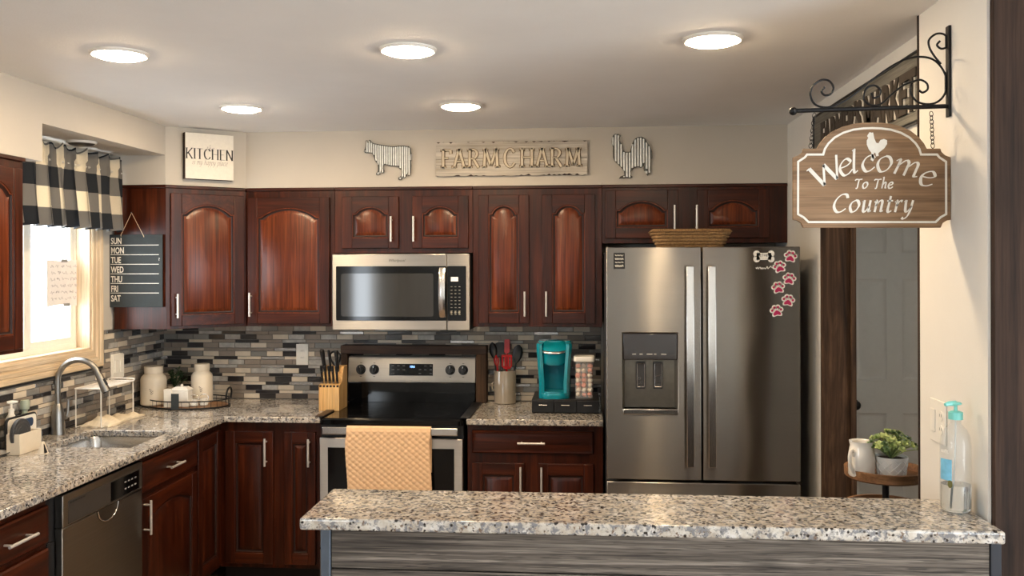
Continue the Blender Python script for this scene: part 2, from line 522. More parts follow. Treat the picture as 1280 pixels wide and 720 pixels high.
# ------------------------------------------------------------------ kitchen window
win = struct(MB().box(-2.66, -2.63, WY0, WY0 + .035, WZ0, WZ1).box(-2.66, -2.63, WY1 - .035, WY1, WZ0, WZ1)
             .box(-2.66, -2.63, WY0 + .035, WY1 - .035, WZ0, WZ0 + .045).box(-2.66, -2.63, WY0 + .035, WY1 - .035, WZ1 - .04, WZ1).build('window_1', WHITEP, bev=.003))
MB().box(-2.655, -2.622, -1.285, -1.243, WZ0 + .045, WZ1 - .04).build('mullion', WHITEP, win, bev=.003)
for a, b_ in ((WY0 + .035, -1.285), (-1.243, WY1 - .035)):
    f = MB(); z0, z1 = WZ0 + .045, WZ1 - .04
    f.box(-2.652, -2.632, a, a + .03, z0, z1).box(-2.652, -2.632, b_ - .03, b_, z0, z1).box(-2.652, -2.632, a + .03, b_ - .03, z0, z0 + .03).box(-2.652, -2.632, a + .03, b_ - .03, z1 - .03, z1)
    f.build('sash', WHITEP, win, bev=.002)
    MB().box(-2.645, -2.641, a + .03, b_ - .03, z0 + .03, z1 - .03).build('pane', plain('window_glass', (.9, .95, 1), .02, vary=.01, alpha=.06), win)
for a, b_, c, d_, mt in ((WY0 - .0, WY0 + .016, WZ0, WZ1, PINE), (WY1 - .016, WY1, WZ0, WZ1, PINE), (WY0 + .016, WY1 - .016, WZ0, WZ0 + .016, PINE_Y), (WY0 + .016, WY1 - .016, WZ1 - .016, WZ1, PINE_Y)):
    MB().box(-2.63, -2.556, a, b_, c, d_).build('jamb_board', mt, win, bev=.002)
def casing(kind):
    """moulded pine casing, profile (distance from the opening, thickness)"""
    prof = [(-.004, 0), (-.004, .010), (.004, .014), (.022, .014), (.026, .010), (.034, .010), (.038, .016), (.056, .018), (.062, .014), (.068, .020), (.086, .022), (.090, .018), (.090, 0)]
    rs = []
    for dd, t in prof: rs.append((dd, t))
    X = -2.56
    if kind == 'right': A = lambda d, t: (Vector((X + t, WY1 + d, WZ0 - d)), Vector((X + t, WY1 + d, WZ1 + d)))
    if kind == 'left': A = lambda d, t: (Vector((X + t, WY0 - d, WZ0 - d)), Vector((X + t, WY0 - d, WZ1 + d)))
    if kind == 'bottom': A = lambda d, t: (Vector((X + t, WY0 - d, WZ0 - d)), Vector((X + t, WY1 + d, WZ0 - d)))
    if kind == 'top': A = lambda d, t: (Vector((X + t, WY0 - d, WZ1 + d)), Vector((X + t, WY1 + d, WZ1 + d)))
    r0 = [A(d, t)[0] for d, t in prof]; r1 = [A(d, t)[1] for d, t in prof]
    return MB().rings([r0, r1])
for k, mt in (('right', PINE), ('left', PINE), ('bottom', PINE_Y)): casing(k).build('casing', mt, win, smooth=20)

# ------------------------------------------------------------------ mosaic backsplash, tile by tile
GROUT = plain('grout', srgb(120, 116, 110), .85, vary=.05)
TILES = {
 'dark': plain('tile_black_glass', srgb(46, 44, 46), .10, vary=.15, nscale=8, coat=.4),
 'taupe': plain('tile_taupe_stone', srgb(142, 130, 118), .35, vary=.12, nscale=14),
 'gray': plain('tile_gray_glass', srgb(132, 130, 126), .10, vary=.12, nscale=8, coat=.4),
 'beige': plain('tile_beige_stone', srgb(212, 198, 178), .4, vary=.08, nscale=14),
 'marble': plain('tile_veined_marble', srgb(176, 172, 166), .18, vary=.3, nscale=22, coat=.3),
 'metal': plain('tile_brushed_metal', srgb(176, 174, 172), .25, .9, vary=.06)}
MB().box(-2.56, .085, -.006, 0, .90, 1.372).build('grout', GROUT, wall_back)
MB().box(-2.56, -2.554, -3.0, -.006, .90, 1.187).box(-2.56, -2.554, -.723, -.006, 1.187, 1.372).build('grout', GROUT, wall_left)
MB().box(-2.56, -2.545, -3.0, -.723, 1.176, 1.186).build('edge_strip', BLACKP, wall_left)
TM = {}
def tile_mesh(L, h, kind):
    k = (round(L, 3), h, kind)
    if k not in TM:
        b_ = MB(); c = .0012; a, z = L / 2, h / 2
        b_.rings([[(-a, 0, -z), (a, 0, -z), (a, 0, z), (-a, 0, z)], [(-a, -.004, -z), (a, -.004, -z), (a, -.004, z), (-a, -.004, z)],
                  [(-a + c, -.0052, -z + c), (a - c, -.0052, -z + c), (a - c, -.0052, z - c), (-a + c, -.0052, z - c)]], False, True)
        me = b_.mesh('tile', Vector((0, 0, 0)), 0); me.materials.append(TILES[kind]); TM[k] = me
    return TM[k]
rt = random.Random(5)
def pick(tall):
    r = rt.random()
    for k, p in ((('dark', .20), ('taupe', .44), ('beige', .74), ('gray', .88), ('marble', 1.01)) if tall else (('dark', .22), ('metal', .42), ('beige', .62), ('taupe', .86), ('marble', 1.01))):
        if r < p: return k
def tile_wall(parent, s0, s1, place, hidden, top):
    lst = []; z = 1.370; tall = False
    while z > .93:
        h = .0285 if tall else .0165
        L = .0955 if tall else .142
        s = s0 - rt.random() * L; last = None
        while s < s1:
            a, b_ = max(s, s0), min(s + L, s1); s += L + .0028
            if b_ - a < .012: continue
            k = pick(tall)
            while k == last and k in ('dark', 'metal', 'beige'): k = pick(tall)
            last = k
            zc = z - h / 2
            if z > top(a, b_) + .001 or hidden(a, b_, zc): continue
            lst.append((b_ - a, h, k, (a + b_) / 2, zc))
        z -= h + .0028; tall = not tall
    lst.sort(key=lambda t: -t[0] * t[1])
    for L, h, k, sc, zc in lst[:300]:
        o = bpy.data.objects.new('tile', tile_mesh(L, h, k)); COL.objects.link(o); o.parent = parent
        place(o, sc, zc)
    groups = {}
    for L, h, k, sc, zc in lst[300:]: groups.setdefault(k, []).append((L, h, sc, zc))
    for k, g in groups.items():
        b_ = MB()
        for L, h, sc, zc in g: b_.box(sc - L / 2, sc + L / 2, -.0112, -.006, zc - h / 2, zc + h / 2)
        o = b_.build('small_tiles', TILES[k], parent); o['kind'] = 'stuff'
def place_b(o, s, z): o.location = (s, -.006, z)
def place_l(o, s, z): o.location = (-2.554, s, z); o.rotation_euler = (0, 0, math.pi / 2)
tile_wall(wall_back, -2.553, .084, place_b, lambda a, b_, z: (a > -1.38 and b_ < -.64 and z < 1.17) or (a > .09), lambda a, b_: 2)
tile_wall(wall_left, -2.35, -.012, place_l, lambda a, b_, z: False, lambda a, b_: 1.173 if a < -.723 else 2)

# ------------------------------------------------------------------ half wall under the bar top, clad with barn boards
HY = -3.062
half = struct(MB().box(-.672, 1.003, HY + .012, HY + .13, 0, 1.044).build('wall_half', DARKGAP))
ztop = 1.043
zseam = at(520, 713, Y=HY).z
hgt = ztop - zseam
k = 0; rb = random.Random(3)
while ztop > .02:
    z0 = max(ztop - (hgt if k == 0 else .135), .005)
    MB().box(-.655, .975, HY - rb.random() * .002, HY + .012, z0 + .002, ztop - .0015).build('plank', BARN, half, bev=.0015)
    ztop = z0; k += 1
SLATE = plain('slate_metal_corner', srgb(84, 92, 102), .45, .5)
MB().box(-.682, -.656, HY - .006, HY + .02, 0.0, 1.043).build('corner_strip', SLATE, half, bev=.002)
MB().box(.976, 1.002, HY - .004, HY + .02, 0.0, 1.043).build('corner_strip', plain('navy_black_corner', srgb(26, 28, 36), .5), half, bev=.002)
# ================================================================== cabinets
def opening(w, h, s, rb_, rt_, arch, sh, n=14):
    x0, x1, y0, yt = s, w - s, rb_, h - rt_
    if not arch: return [(x0, y0), (x1, y0), (x1, yt), (x0, yt)]
    ys = yt - arch
    P = [(x0, y0), (x1, y0), (x1, ys)]
    c = (x1 - x0) / 2 - sh; R = (c * c + arch * arch) / (2 * arch); cx = (x0 + x1) / 2; cy = yt - R
    a0 = math.atan2(ys - cy, c)
    for i in range(n + 1):
        a = a0 + (math.pi - 2 * a0) * i / n
        P.append((cx + R * math.cos(a), cy + R * math.sin(a)))
    P.append((x0, ys))
    return P

def pull(root, m, a, b, L, vertical, mat_=None, name='handle'):
    hb = MB(); o = .032
    d = (lambda s: m(a, b + s, o)) if vertical else (lambda s: m(a + s, b, o))
    e = (lambda s, t: m(a, b + s, t)) if vertical else (lambda s, t: m(a + s, b, t))
    hb.tube([d(-L / 2), d(L / 2)], .0058, 10)
    for s in (-L / 2 + .02, L / 2 - .02): hb.tube([e(s, .0), e(s, o)], .0045, 8)
    return hb.build(name, mat_ or NICKEL, root)

def cab_door(root, m, w, h, arch=0., handle=None, s=.056, rail=None, mats=None, raised=.034):
    fr_m, rail_m, pan_m = mats or (CHERRY, CHERRY_X, CHERRY_P)
    rb_ = rt_ = rail or .058
    sh = .016
    op = opening(w, h, s, rb_, rt_, arch, sh)
    d = MB().mbox(m, .0005, w - .0005, .0005, h - .0005, 0, .006).build('door', fr_m, root)
    MB().mbox(m, 0, s, 0, h, .0062, .02).build('stile', fr_m, d, bev=.0025)
    MB().mbox(m, w - s, w, 0, h, .0062, .02).build('stile', fr_m, d, bev=.0025)
    MB().mbox(m, s, w - s, 0, rb_, .0062, .0195).build('rail', rail_m, d, bev=.0025)
    top = op[2:] + [(s, h), (w - s, h)] if arch else [(w - s, h - rt_), (s, h - rt_), (s, h), (w - s, h)]
    MB().prism(top, m, .0062, .0195).build('rail', rail_m, d, bev=.0025)
    pb = MB(); rs = []
    for ins, t in ((-.002, .0165), (.005, .0165), (.009, .010), (.015, .0085), (raised, .0165)):
        rs.append([m(a, b, t) for a, b in opening(w, h, s + ins, rb_ + ins, rt_ + ins, arch, sh)])
    npt = len(rs[0])
    po = pb.rings(rs, False, True).build('panel', pan_m, d, smooth=25)
    po.data.materials.append(GROOVE)
    for i, pf in enumerate(po.data.polygons):
        if npt <= i < 3 * npt: pf.material_index = 1
    if handle: pull(d, (lambda a, b, t: m(a, b, t + .02)), *handle)
    return d

def drawer_front(root, m, w, h, handle, mats=None):
    fr_m = (mats or (CHERRY, CHERRY_X, CHERRY_P))[1]
    pb = MB(); rs = []
    for ins, t in ((0, 0), (0, .014), (.006, .02), (.014, .0185), (.022, .02)):
        rs.append([m(ins, ins, t), m(w - ins, ins, t), m(w - ins, h - ins, t), m(ins, h - ins, t)])
    d = pb.rings(rs).build('drawer', fr_m, root, smooth=25)
    pull(d, (lambda a, b, t: m(a, b, t + .02)), *handle)
    return d

UB, UT, FY = 1.372, 2.134, -.325
def upper(label, x0, x1, z0, doors, y=FY):
    """doors: (x0, x1, z0, z1, arch, handle x, handle z0, handle z1)"""
    t = thing('wall_cabinet', label, 'cabinet', ((x0 + x1) / 2, y / 2, z0), 'cherry wall cabinets')
    MB().box(x0 + .0006, x1 - .0006, y, -.014, z0, UT).build('body', CHERRY, t, bev=.001)
    MB().box(x0 + .0006, x1 - .0006, y - .010, -.0, UT, UT + .0175).build('top_moulding', CHERRY_X, t, bev=.003)
    m = frame((0, y, 0), (1, 0, 0), (0, -1, 0))
    for a, b_, c, d_, arch, hx, h0, h1 in doors:
        mm = frame((a, y - .0005, c), (1, 0, 0), (0, -1, 0))
        cab_door(t, mm, b_ - a, d_ - c, arch, (hx - a, (h0 + h1) / 2 - c, h1 - h0, True))
    return t
upper('tall single door arched cherry wall cabinet between corner cabinet and microwave', -1.915, -1.405, UB,
      [(-1.902, -1.432, 1.388, 2.096, .052, -1.880, 1.428, 1.562)])
upper('short two door cherry wall cabinet directly above the microwave', -1.405, -.625, 1.782,
      [(-1.358, -1.040, 1.808, 2.098, .038, -1.076, 1.845, 1.985), (-.962, -.648, 1.808, 2.098, .038, -.950, 1.845, 1.985)])
upper('tall two door cherry wall cabinet above the turquoise coffee maker', -.625, .088, UB,
      [(-.592, -.312, 1.392, 2.100, .045, -.335, 1.432, 1.568), (-.240, .050, 1.392, 2.100, .045, -.217, 1.432, 1.568)])
upper('low two door cherry wall cabinet over the refrigerator', .088, 1.084, 1.831,
      [(.107, .500, 1.857, 2.119, .050, .478, 1.895, 2.035), (.604, .985, 1.857, 2.119, .050, .596, 1.895, 2.035)])

# diagonal corner cabinet
t = thing('corner_cabinet', 'diagonal corner wall cabinet with one arched door, right of the weekday board', 'cabinet', (-2.3, -.25, UB), 'cherry wall cabinets')
poly = [(-2.545, -.014), (-1.917, -.014), (-1.917, -.325), (-2.255, -.605), (-2.545, -.605)]
MB().prism(poly, vert, UB, UT).build('body', CHERRY, t, bev=.001)
MB().prism([(-2.545, -.002), (-1.917, -.002), (-1.917, -.333), (-2.252, -.615), (-2.545, -.615)], vert, UT, UT + .0175).build('top_moulding', CHERRY_X, t, bev=.003)
DP0, DP1 = Vector((-2.255, -.605, 0)), Vector((-1.917, -.325, 0))
DE = (DP1 - DP0).normalized(); DN = Vector((DE.y, -DE.x, 0)); DL = (DP1 - DP0).length
cab_door(t, frame(DP0 + DE * .022 + Vector((0, 0, 1.388)), DE, DN), DL - .040, 2.106 - 1.388, .05, (.026, .11, .13, True))

# cabinet on the left wall
t = thing('wall_cabinet', 'dark wall cabinet on the left wall beside the window', 'cabinet', (-2.41, -2.2, UB), 'cherry wall cabinets')
MB().box(-2.559, -2.255, -2.62, -1.862, UB, UT).build('body', CHERRY, t, bev=.001)
MB().box(-2.559, -2.245, -2.62, -1.856, UT, UT + .0175).build('top_moulding', CHERRY_Y, t, bev=.003)
for a in (-2.24, -2.60):
    cab_door(t, frame((-2.2545, a, 1.388), (0, 1, 0), (1, 0, 0)), .345, .715, .045, (.03, .12, .14, True), mats=(CHERRY, CHERRY_Y, CHERRY_P))

# ---- base cabinets
BASEM = (CHERRY, CHERRY_X, CHERRY)
BT = .881
def base_body(t, x0, x1, y0, y1, toe):
    MB().box(x0, x1, y0, y1, .10, BT).build('body', CHERRY, t, bev=.001)
    MB().box(*toe, 0, .10).build('toe_kick', DARKGAP, t)
t = thing('base_cabinet', 'cherry base cabinet with two tall narrow doors left of the range', 'cabinet', (-1.66, -.3, 0), 'cherry base cabinets')
base_body(t, -1.958, -1.402, -.60, -.014, (-1.958, -1.402, -.53, -.014))
mB = lambda a, c: frame((a, -.6005, c), (1, 0, 0), (0, -1, 0))
cab_door(t, mB(-1.925, .125), .262, .705, 0, (.262 - .034, .60, .146, True), s=.052, mats=BASEM)
cab_door(t, mB(-1.602, .125), .170, .705, 0, (.170 - .030, .60, .146, True), s=.042, raised=.028, mats=BASEM)
t = thing('base_cabinet', 'cherry base cabinet with one wide drawer over two doors, right of the range', 'cabinet', (-.27, -.3, 0), 'cherry base cabinets')
base_body(t, -.622, .085, -.60, -.014, (-.622, .085, -.53, -.014))
drawer_front(t, mB(-.596, .732), .632, .118, (.311, .059, .142, False))
cab_door(t, mB(-.596, .125), .274, .556, 0, (.274 - .018, .47, .146, True), s=.05, mats=BASEM)
cab_door(t, mB(-.250, .125), .286, .556, 0, (.018, .47, .146, True), s=.05, mats=BASEM)
FX = -1.960
mL = lambda y, c: frame((FX + .0005, y, c), (0, 1, 0), (1, 0, 0))
SIDE = (CHERRY, CHERRY_Y, CHERRY)
BASEM = (CHERRY, CHERRY_X, CHERRY)
t = thing('base_cabinet', 'narrow cherry corner panel cabinet without any handle', 'cabinet', (-2.25, -.76, 0), 'cherry base cabinets')
base_body(t, -2.559, FX, -.926, -.604, (-2.559, FX - .07, -.926, -.604))
cab_door(t, mL(-.920, .125), .285, .715, 0, None, s=.05, mats=SIDE)
t = thing('base_cabinet', 'cherry sink base cabinet with drawer over arched door beside dishwasher', 'cabinet', (-2.25, -1.22, 0), 'cherry base cabinets')
sb = MB(); sb.box(-2.559, FX, -1.513, -1.495, .10, BT); sb.box(-2.559, FX, -.945, -.929, .10, BT); sb.box(-2.559, FX, -1.495, -.945, .10, .118); sb.box(-1.978, FX, -1.495, -.945, .118, BT)
sb.build('body', CHERRY, t)
MB().box(-2.559, FX - .07, -1.513, -.929, 0, .10).build('toe_kick', DARKGAP, t)
drawer_front(t, mL(-1.506, .715), .570, .135, (.290, .068, .142, False), SIDE)
cab_door(t, mL(-1.506, .125), .570, .565, .045, (.016, .485, .150, True), mats=SIDE)
t = thing('base_cabinet', 'cherry drawer cabinet at the left edge of the photo, past the dishwasher', 'cabinet', (-2.25, -2.6, 0), 'cherry base cabinets')
base_body(t, -2.559, FX, -2.95, -2.192, (-2.559, FX - .07, -2.95, -2.192))
for z0, h_ in ((.715, .135), (.42, .275), (.125, .275)):
    drawer_front(t, mL(-2.80, z0), .598, h_, (.40, h_ / 2, .16, False), SIDE)
# ================================================================== worktops, sink
ZT = .914
c = MB().cells([-2.553, -2.405, -2.005, -1.914, -1.398], [-2.95, -1.485, -1.075, -.648, -.0125], .8825, ZT,
               gone=[(1, 1), (3, 0), (3, 1), (3, 2)])
c.solo('countertop', GRANITE, 'L-shaped speckled granite worktop along the window wall and corner', 'worktop', bev=.004)
MB().cells([-.622, .086], [-.648, -.0125], .8825, ZT).solo('countertop', GRANITE, 'short granite worktop under the coffee maker, between range and refrigerator', 'worktop', bev=.004)
MB().cells([-.728, .998], [-3.098, -2.787], 1.0445, 1.075).solo('bar_top', GRANITE, 'long granite bar top on the barn wood half wall in front', 'bar top', bev=.006, seg=3)

def rrect(x0, x1, y0, y1, r, z, n=6):
    P = []
    for cx, cy, a0 in ((x1 - r, y1 - r, 0), (x0 + r, y1 - r, 90), (x0 + r, y0 + r, 180), (x1 - r, y0 + r, 270)):
        for i in range(n + 1):
            a = math.radians(a0 + 90 * i / n); P.append(Vector((cx + r * math.cos(a), cy + r * math.sin(a), z)))
    return P
sx0, sx1, sy0, sy1 = -2.412, -1.998, -1.492, -1.067
t = thing('sink', 'stainless steel undermount sink set into the granite under the window', 'sink', (-2.2, -1.28, .70))
sk = MB().rings([rrect(sx0 - .018, sx1 + .018, sy0 - .016, sy1 + .018, .04, .8823), rrect(sx0, sx1, sy0, sy1, .05, .8823), rrect(sx0 + .004, sx1 - .004, sy0 + .004, sy1 - .004, .05, .87),
                 rrect(sx0 + .012, sx1 - .012, sy0 + .012, sy1 - .012, .055, .72), rrect(sx0 + .04, sx1 - .04, sy0 + .04, sy1 - .04, .06, .703),
                 rrect(sx0 + .12, sx1 - .12, sy0 + .12, sy1 - .12, .05, .70)], False, True)
sk.build('basin', SATIN, t)
MB().lathe(-2.2, -1.28, [(.0, .7005), (.042, .7005), (.042, .704), (.03, .7045), (.0, .703)], 20).build('drain', SATIN, t)

# faucet
t = thing('faucet', 'tall brushed steel gooseneck pull-down faucet behind the sink', 'faucet', (-2.515, -1.19, ZT))
fx, fy = -2.515, -1.19
MB().lathe(fx, fy, [(.034, ZT), (.034, ZT + .006), (.031, ZT + .02), (.0285, ZT + .10), (.021, ZT + .135), (.015, ZT + .145), (0, ZT + .145)], 24).build('faucet_base', BRUSHED, t)
arc = [(fx, fy, ZT + .14), (fx, fy, ZT + .255)]
R = .098
for i in range(1, 17):
    a = math.pi * (1 - i / 16 * .90)
    arc.append((fx + R + R * math.cos(a), fy + .02 * i / 16, ZT + .255 + R * math.sin(a)))
MB().tube(arc, .0135, 14).build('spout', BRUSHED, t)
e0 = Vector(arc[-1]); ed = (Vector(arc[-1]) - Vector(arc[-2])).normalized()
h = MB().tube([e0 - ed * .004, e0 + ed * .012, e0 + ed * .07, e0 + ed * .092], [.0145, .0165, .020, .021], 16).build('spray_head', BRUSHED, t)
MB().tube([e0 + ed * .091, e0 + ed * .096], .0165, 14).build('nozzle', BLACKP, h)
MB().tube([(e0 + ed * .035) + Vector((.013, -.004, .008)), (e0 + ed * .065) + Vector((.016, -.004, .008))], .007, 8).build('spray_button', BLACKP, h)
hb = MB().tube([(fx, fy, ZT + .07), (fx + .012, fy + .045, ZT + .072)], .011, 10)
hb.tube([(fx + .012, fy + .045, ZT + .066), (fx + .016, fy + .058, ZT + .10), (fx + .016, fy + .062, ZT + .155)], [.009, .007, .005], 10)
hb.build('lever', BRUSHED, t)

# ================================================================== text helper
def text_mb(mb, body, size, m, ext=.0006, shear=0., bold=0., align='CENTER', sx=1., spacing=1.):
    cu = bpy.data.curves.new('text', 'FONT')
    cu.body = body; cu.size = size; cu.shear = shear; cu.offset = bold; cu.align_x = align; cu.space_character = spacing
    cu.resolution_u = 3
    cu.extrude = ext / 2
    o = bpy.data.objects.new('text', cu); COL.objects.link(o)
    dg = bpy.context.evaluated_depsgraph_get()
    me = bpy.data.meshes.new_from_object(o.evaluated_get(dg))
    mb.add([m(v.co.x * sx, v.co.y, v.co.z + ext / 2) for v in me.vertices], [tuple(p.vertices) for p in me.polygons])
    bpy.data.objects.remove(o); bpy.data.curves.remove(cu); bpy.data.meshes.remove(me)
    return mb

# ================================================================== dishwasher
t = thing('dishwasher', 'stainless front dishwasher under the left worktop', 'dishwasher', (-2.25, -1.82, 0))
y0, y1 = -2.130, -1.519
MB().box(-2.54, -1.965, -2.186, -1.519, .10, .872).build('body', BLACKP, t)
MB().box(-2.50, -2.03, -2.186, -1.519, 0, .10).build('toe_kick', BLACKP, t)
dm = frame((-1.965, y0, 0), (0, 1, 0), (1, 0, 0))
Wd = y1 - y0
px0, px1 = .24, .40
pan = MB().mbox(dm, 0, Wd, .115, .742, 0, .032)
pan.build('door', STEEL_Y, t, bev=.004)
hd = MB().mbox(dm, 0, Wd, .744, .866, 0, .034).build('control_frame', STEEL_Y, t, bev=.004)
MB().mbox(dm, .035, Wd - .028, .752, .838, .034, .0355).build('control_panel', plain('smoke_panel', srgb(66, 62, 58), .3), hd)
MB().mbox(dm, .34, Wd - .036, .756, .834, .0355, .0362).build('display', BLACKG, hd)
lm = MB()
for i in range(4):
    for j in range(2): lm.mbox(dm, .45 + i * .028, .466 + i * .028, .778 + j * .028, .784 + j * .028, .0362, .0366)
lm.build('button_print', plain('pale_print', srgb(150, 150, 150), .6), hd)['kind'] = 'stuff'
vb = MB()
for i in range(6): vb.mbox(dm, .045 + i * .018, .058 + i * .018, .826, .832, .0355, .0362)
vb.build('vent', BLACKP, hd)
# pocket handle: a curved lip over a flat patch with the scoop's shade put into its colour
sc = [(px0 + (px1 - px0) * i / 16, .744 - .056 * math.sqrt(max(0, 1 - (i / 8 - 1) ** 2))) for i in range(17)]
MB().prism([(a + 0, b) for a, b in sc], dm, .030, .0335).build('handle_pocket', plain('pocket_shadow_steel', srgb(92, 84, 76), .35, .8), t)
MB().tube([dm(a, b, .036) for a, b in sc], .0032, 8).build('handle_lip', SATIN, t)
MB().mbox(dm, -.05, -.008, .50, .70, 0, .004).build('side_vent', BLACKP, t)

# ================================================================== range
RX0, RX1 = -1.395, -.638
t = thing('range', 'freestanding electric range with black glass cooktop and silver back panel', 'stove', ((RX0 + RX1) / 2, -.35, 0))
MB().box(RX0, RX1, -.635, -.03, .06, .895).build('body', BLACKP, t)
MB().box(RX0 + .03, RX1 - .03, -.60, -.06, 0, .06).build('plinth', BLACKP, t)
fmR = frame((RX0, -.635, 0), (1, 0, 0), (0, -1, 0)); WR = RX1 - RX0
ck = MB().rings([rrect(RX0 + .001, RX1 - .001, -.668, -.10, .02, .880), rrect(RX0 + .001, RX1 - .001, -.668, -.10, .02, .905), rrect(RX0 + .008, RX1 - .008, -.660, -.10, .02, .914)])
cko = ck.build('cooktop', BLACKG, t, smooth=30)
RINGM = plain('burner_print', srgb(58, 58, 60), .2)
for bx, by, br in ((-1.21, -.49, .105), (-.83, -.49, .095), (-1.21, -.22, .075), (-.83, -.22, .075)):
    MB().rings([[Vector((bx + r * math.cos(a * math.pi / 20), by + r * math.sin(a * math.pi / 20), .9143)) for a in range(40)] for r in (br, br - .004)], False, False).build('burner_ring', RINGM, cko)
MB().mbox(fmR, .002, WR - .002, .826, .878, 0, .012).build('vent_strip', BLACKP, t)
dr = MB().cells([0, .045, WR - .045, WR], [.235, .33, .762, .812], 0, .035)
dv = dr; dv.v = [fmR(p.x, p.y, p.z) for p in dv.v]
od = dv.build('oven_door', STEEL, t, bev=.004)
MB().mbox(fmR, .045, WR - .045, .30, .762, .034, .0372).build('oven_window', BLACKG, od)
hb = MB().mbox(fmR, .022, WR - .022, .834, .874, .052, .068)
ho = hb.build('handle', SATIN, od, bev=.005, seg=3)
for a in (.035, WR - .075): MB().mbox(fmR, a, a + .04, .838, .870, .0, .054).build('handle_post', SATIN, ho)
MB().mbox(fmR, 0, WR, .07, .228, 0, .035).build('drawer', STEEL, t, bev=.004)
# backguard
bgm = frame((RX0, -.075, 0), (1, 0, 0), (0, -1, 0))
gb = MB().prism([(-.0, .9125), (.040, .9125), (.038, 1.03), (0.0, 1.03)], lambda a, b, k: Vector((RX0 + .003 + k, -.06 - a, b)), 0, WR - .006)
gb.build('lower_backguard', BLACKG, t, bev=.003)
pg = MB(); rs = []
for y, z in ((-.02, 1.03), (-.098, 1.03), (-.100, 1.05), (-.086, 1.165), (-.080, 1.176), (-.068, 1.181), (-.02, 1.181)):
    rs.append((y, z))
pg.prism(rs, lambda a, b, k: Vector((RX0 + .003 + k, a, b)), 0, WR - .006)
pgo = pg.build('control_panel', STEEL, t, smooth=30, bev=.002)
sl = Vector((0, .014, .115)).normalized(); sn = Vector((0, -sl.z, sl.y))
bm_ = frame((RX0, -.0995, 1.05), (1, 0, 0), sn, sl)
MB().mbox(bm_, .247, .505, .020, .088, .0, .003).build('display_panel', BLACKG, pgo)
led = MB(); text_mb(led, '10:6', .018, lambda a, b, t_: bm_(.383 + a, .066 + b, .0034 + t_), .0004)
led.build('clock_digits', lamp_mat('blue_display', (.10, .35, 1.), 2.2), pgo)
bp = MB()
for i, j in ((0, 0), (0, 1), (0, 2), (1, 1), (1, 2), (2, 1), (2, 2), (5, 0), (5, 1), (6, 1), (6, 2), (7, 0), (7, 1), (7, 2)):
    bp.mbox(bm_, .262 + i * .032, .276 + i * .032, .030 + j * .022, .035 + j * .022, .003, .0035)
bp.build('button_print', plain('gray_print', srgb(96, 98, 100), .6), pgo)['kind'] = 'stuff'
for kx in (.079, .158, .607, .683):
    kb = MB().tube([bm_(kx, .054, .0), bm_(kx, .054, .004)], .029, 20)
    ko = kb.build('knob', BLACKP, pgo)
    kb = MB().tube([bm_(kx, .054, .004), bm_(kx, .054, .022), bm_(kx, .054, .026)], [.0225, .021, .018], 20)
    kb.mbox(bm_, kx - .005, kx + .005, .054 - .022, .054 + .022, .004, .034)
    kb.build('grip', BLACKP, ko)
    MB().mbox(bm_, kx - .001, kx + .001, .054 + .008, .054 + .021, .034, .0345).build('pointer', SATIN, ko)
tk = MB()
for kx in (.079, .158, .607, .683):
    tk.mbox(bm_, kx - .006, kx + .006, .09, .093, 0, .0006); tk.mbox(bm_, kx - .006, kx + .006, .012, .015, 0, .0006)
tk.build('dial_print', plain('dark_print', srgb(90, 86, 82), .6), pgo)['kind'] = 'stuff'

# dark board frame around the back of the range
t = thing('range_surround', 'dark brown wooden frame standing around the back of the range', 'frame', (-1.01, -.06, ZT))
sx = [at(427.5, 470, Y=-.08).x, at(608.5, 470, Y=-.08).x]
MB().box(sx[0], sx[1], -.112, -.0135, 1.196, 1.245).build('top_board', RUSTIC_X, t, bev=.003)
MB().box(sx[0], RX0 - .001, -.105, -.0135, ZT + .0005, 1.196).build('side_board', RUSTIC, t, bev=.003)
MB().box(RX1 + .001, sx[1], -.105, -.0135, ZT + .0005, 1.196).build('side_board', RUSTIC, t, bev=.003)
MB().box(RX0 - .030, RX0 + .016, -.645, -.113, ZT + .001, ZT + .008).solo('gap_cover', RUSTIC_Y, 'dark strip bridging the left edge of the cooktop and the worktop', 'strip', 'cooktop edge strips', bev=.003)
MB().box(RX1 - .016, RX1 + .036, -.645, -.113, ZT + .001, ZT + .008).solo('gap_cover', BLACKP, 'black strip bridging the right edge of the cooktop and the worktop', 'strip', 'cooktop edge strips', bev=.003)

# ================================================================== microwave
MX0, MX1, MZ0, MZ1 = -1.398, -.632, 1.357, 1.776
t = thing('microwave', 'stainless over-the-range microwave with black glass door', 'microwave', ((MX0 + MX1) / 2, -.2, MZ0))
mm = frame((MX0, -.385, MZ0), (1, 0, 0), (0, -1, 0)); WM, HM = MX1 - MX0, MZ1 - MZ0
MB().box(MX0 + .003, MX1 - .003, -.385, -.014, MZ0, MZ1 - .0005).build('body', DARKGRAY, t)
sp = .640
def facep(name, a0, a1):
    b_ = MB().mbox(mm, a0, a1, 0, HM, 0, .024); return b_.build(name, STEEL, t, bev=.004)
fd = facep('door', 0, sp - .001); fp = facep('control_side', sp + .001, WM)
gl = MB().prism([(p.x, p.y) for p in rrect(.022, sp - .003, .053, .352, .006, 0)], mm, .0242, .0262).build('door_glass', BLACKG, fd)
MB().prism([(p.x, p.y) for p in rrect(.050, sp - .075, .075, .312, .012, 0)], mm, .0262, .0270).build('window', plain('window_mesh_glass', srgb(40, 37, 33), .07, coat=.6), fd)
MB().prism([(p.x, p.y) for p in rrect(sp + .003, WM - .020, .053, .352, .006, 0)], mm, .0242, .0262).build('keypad', BLACKG, fp)
hp = []
for i in range(13):
    s = i / 12; hp.append((.070 + .275 * s, .030 + .030 * math.sin(math.pi * s) ** .6))
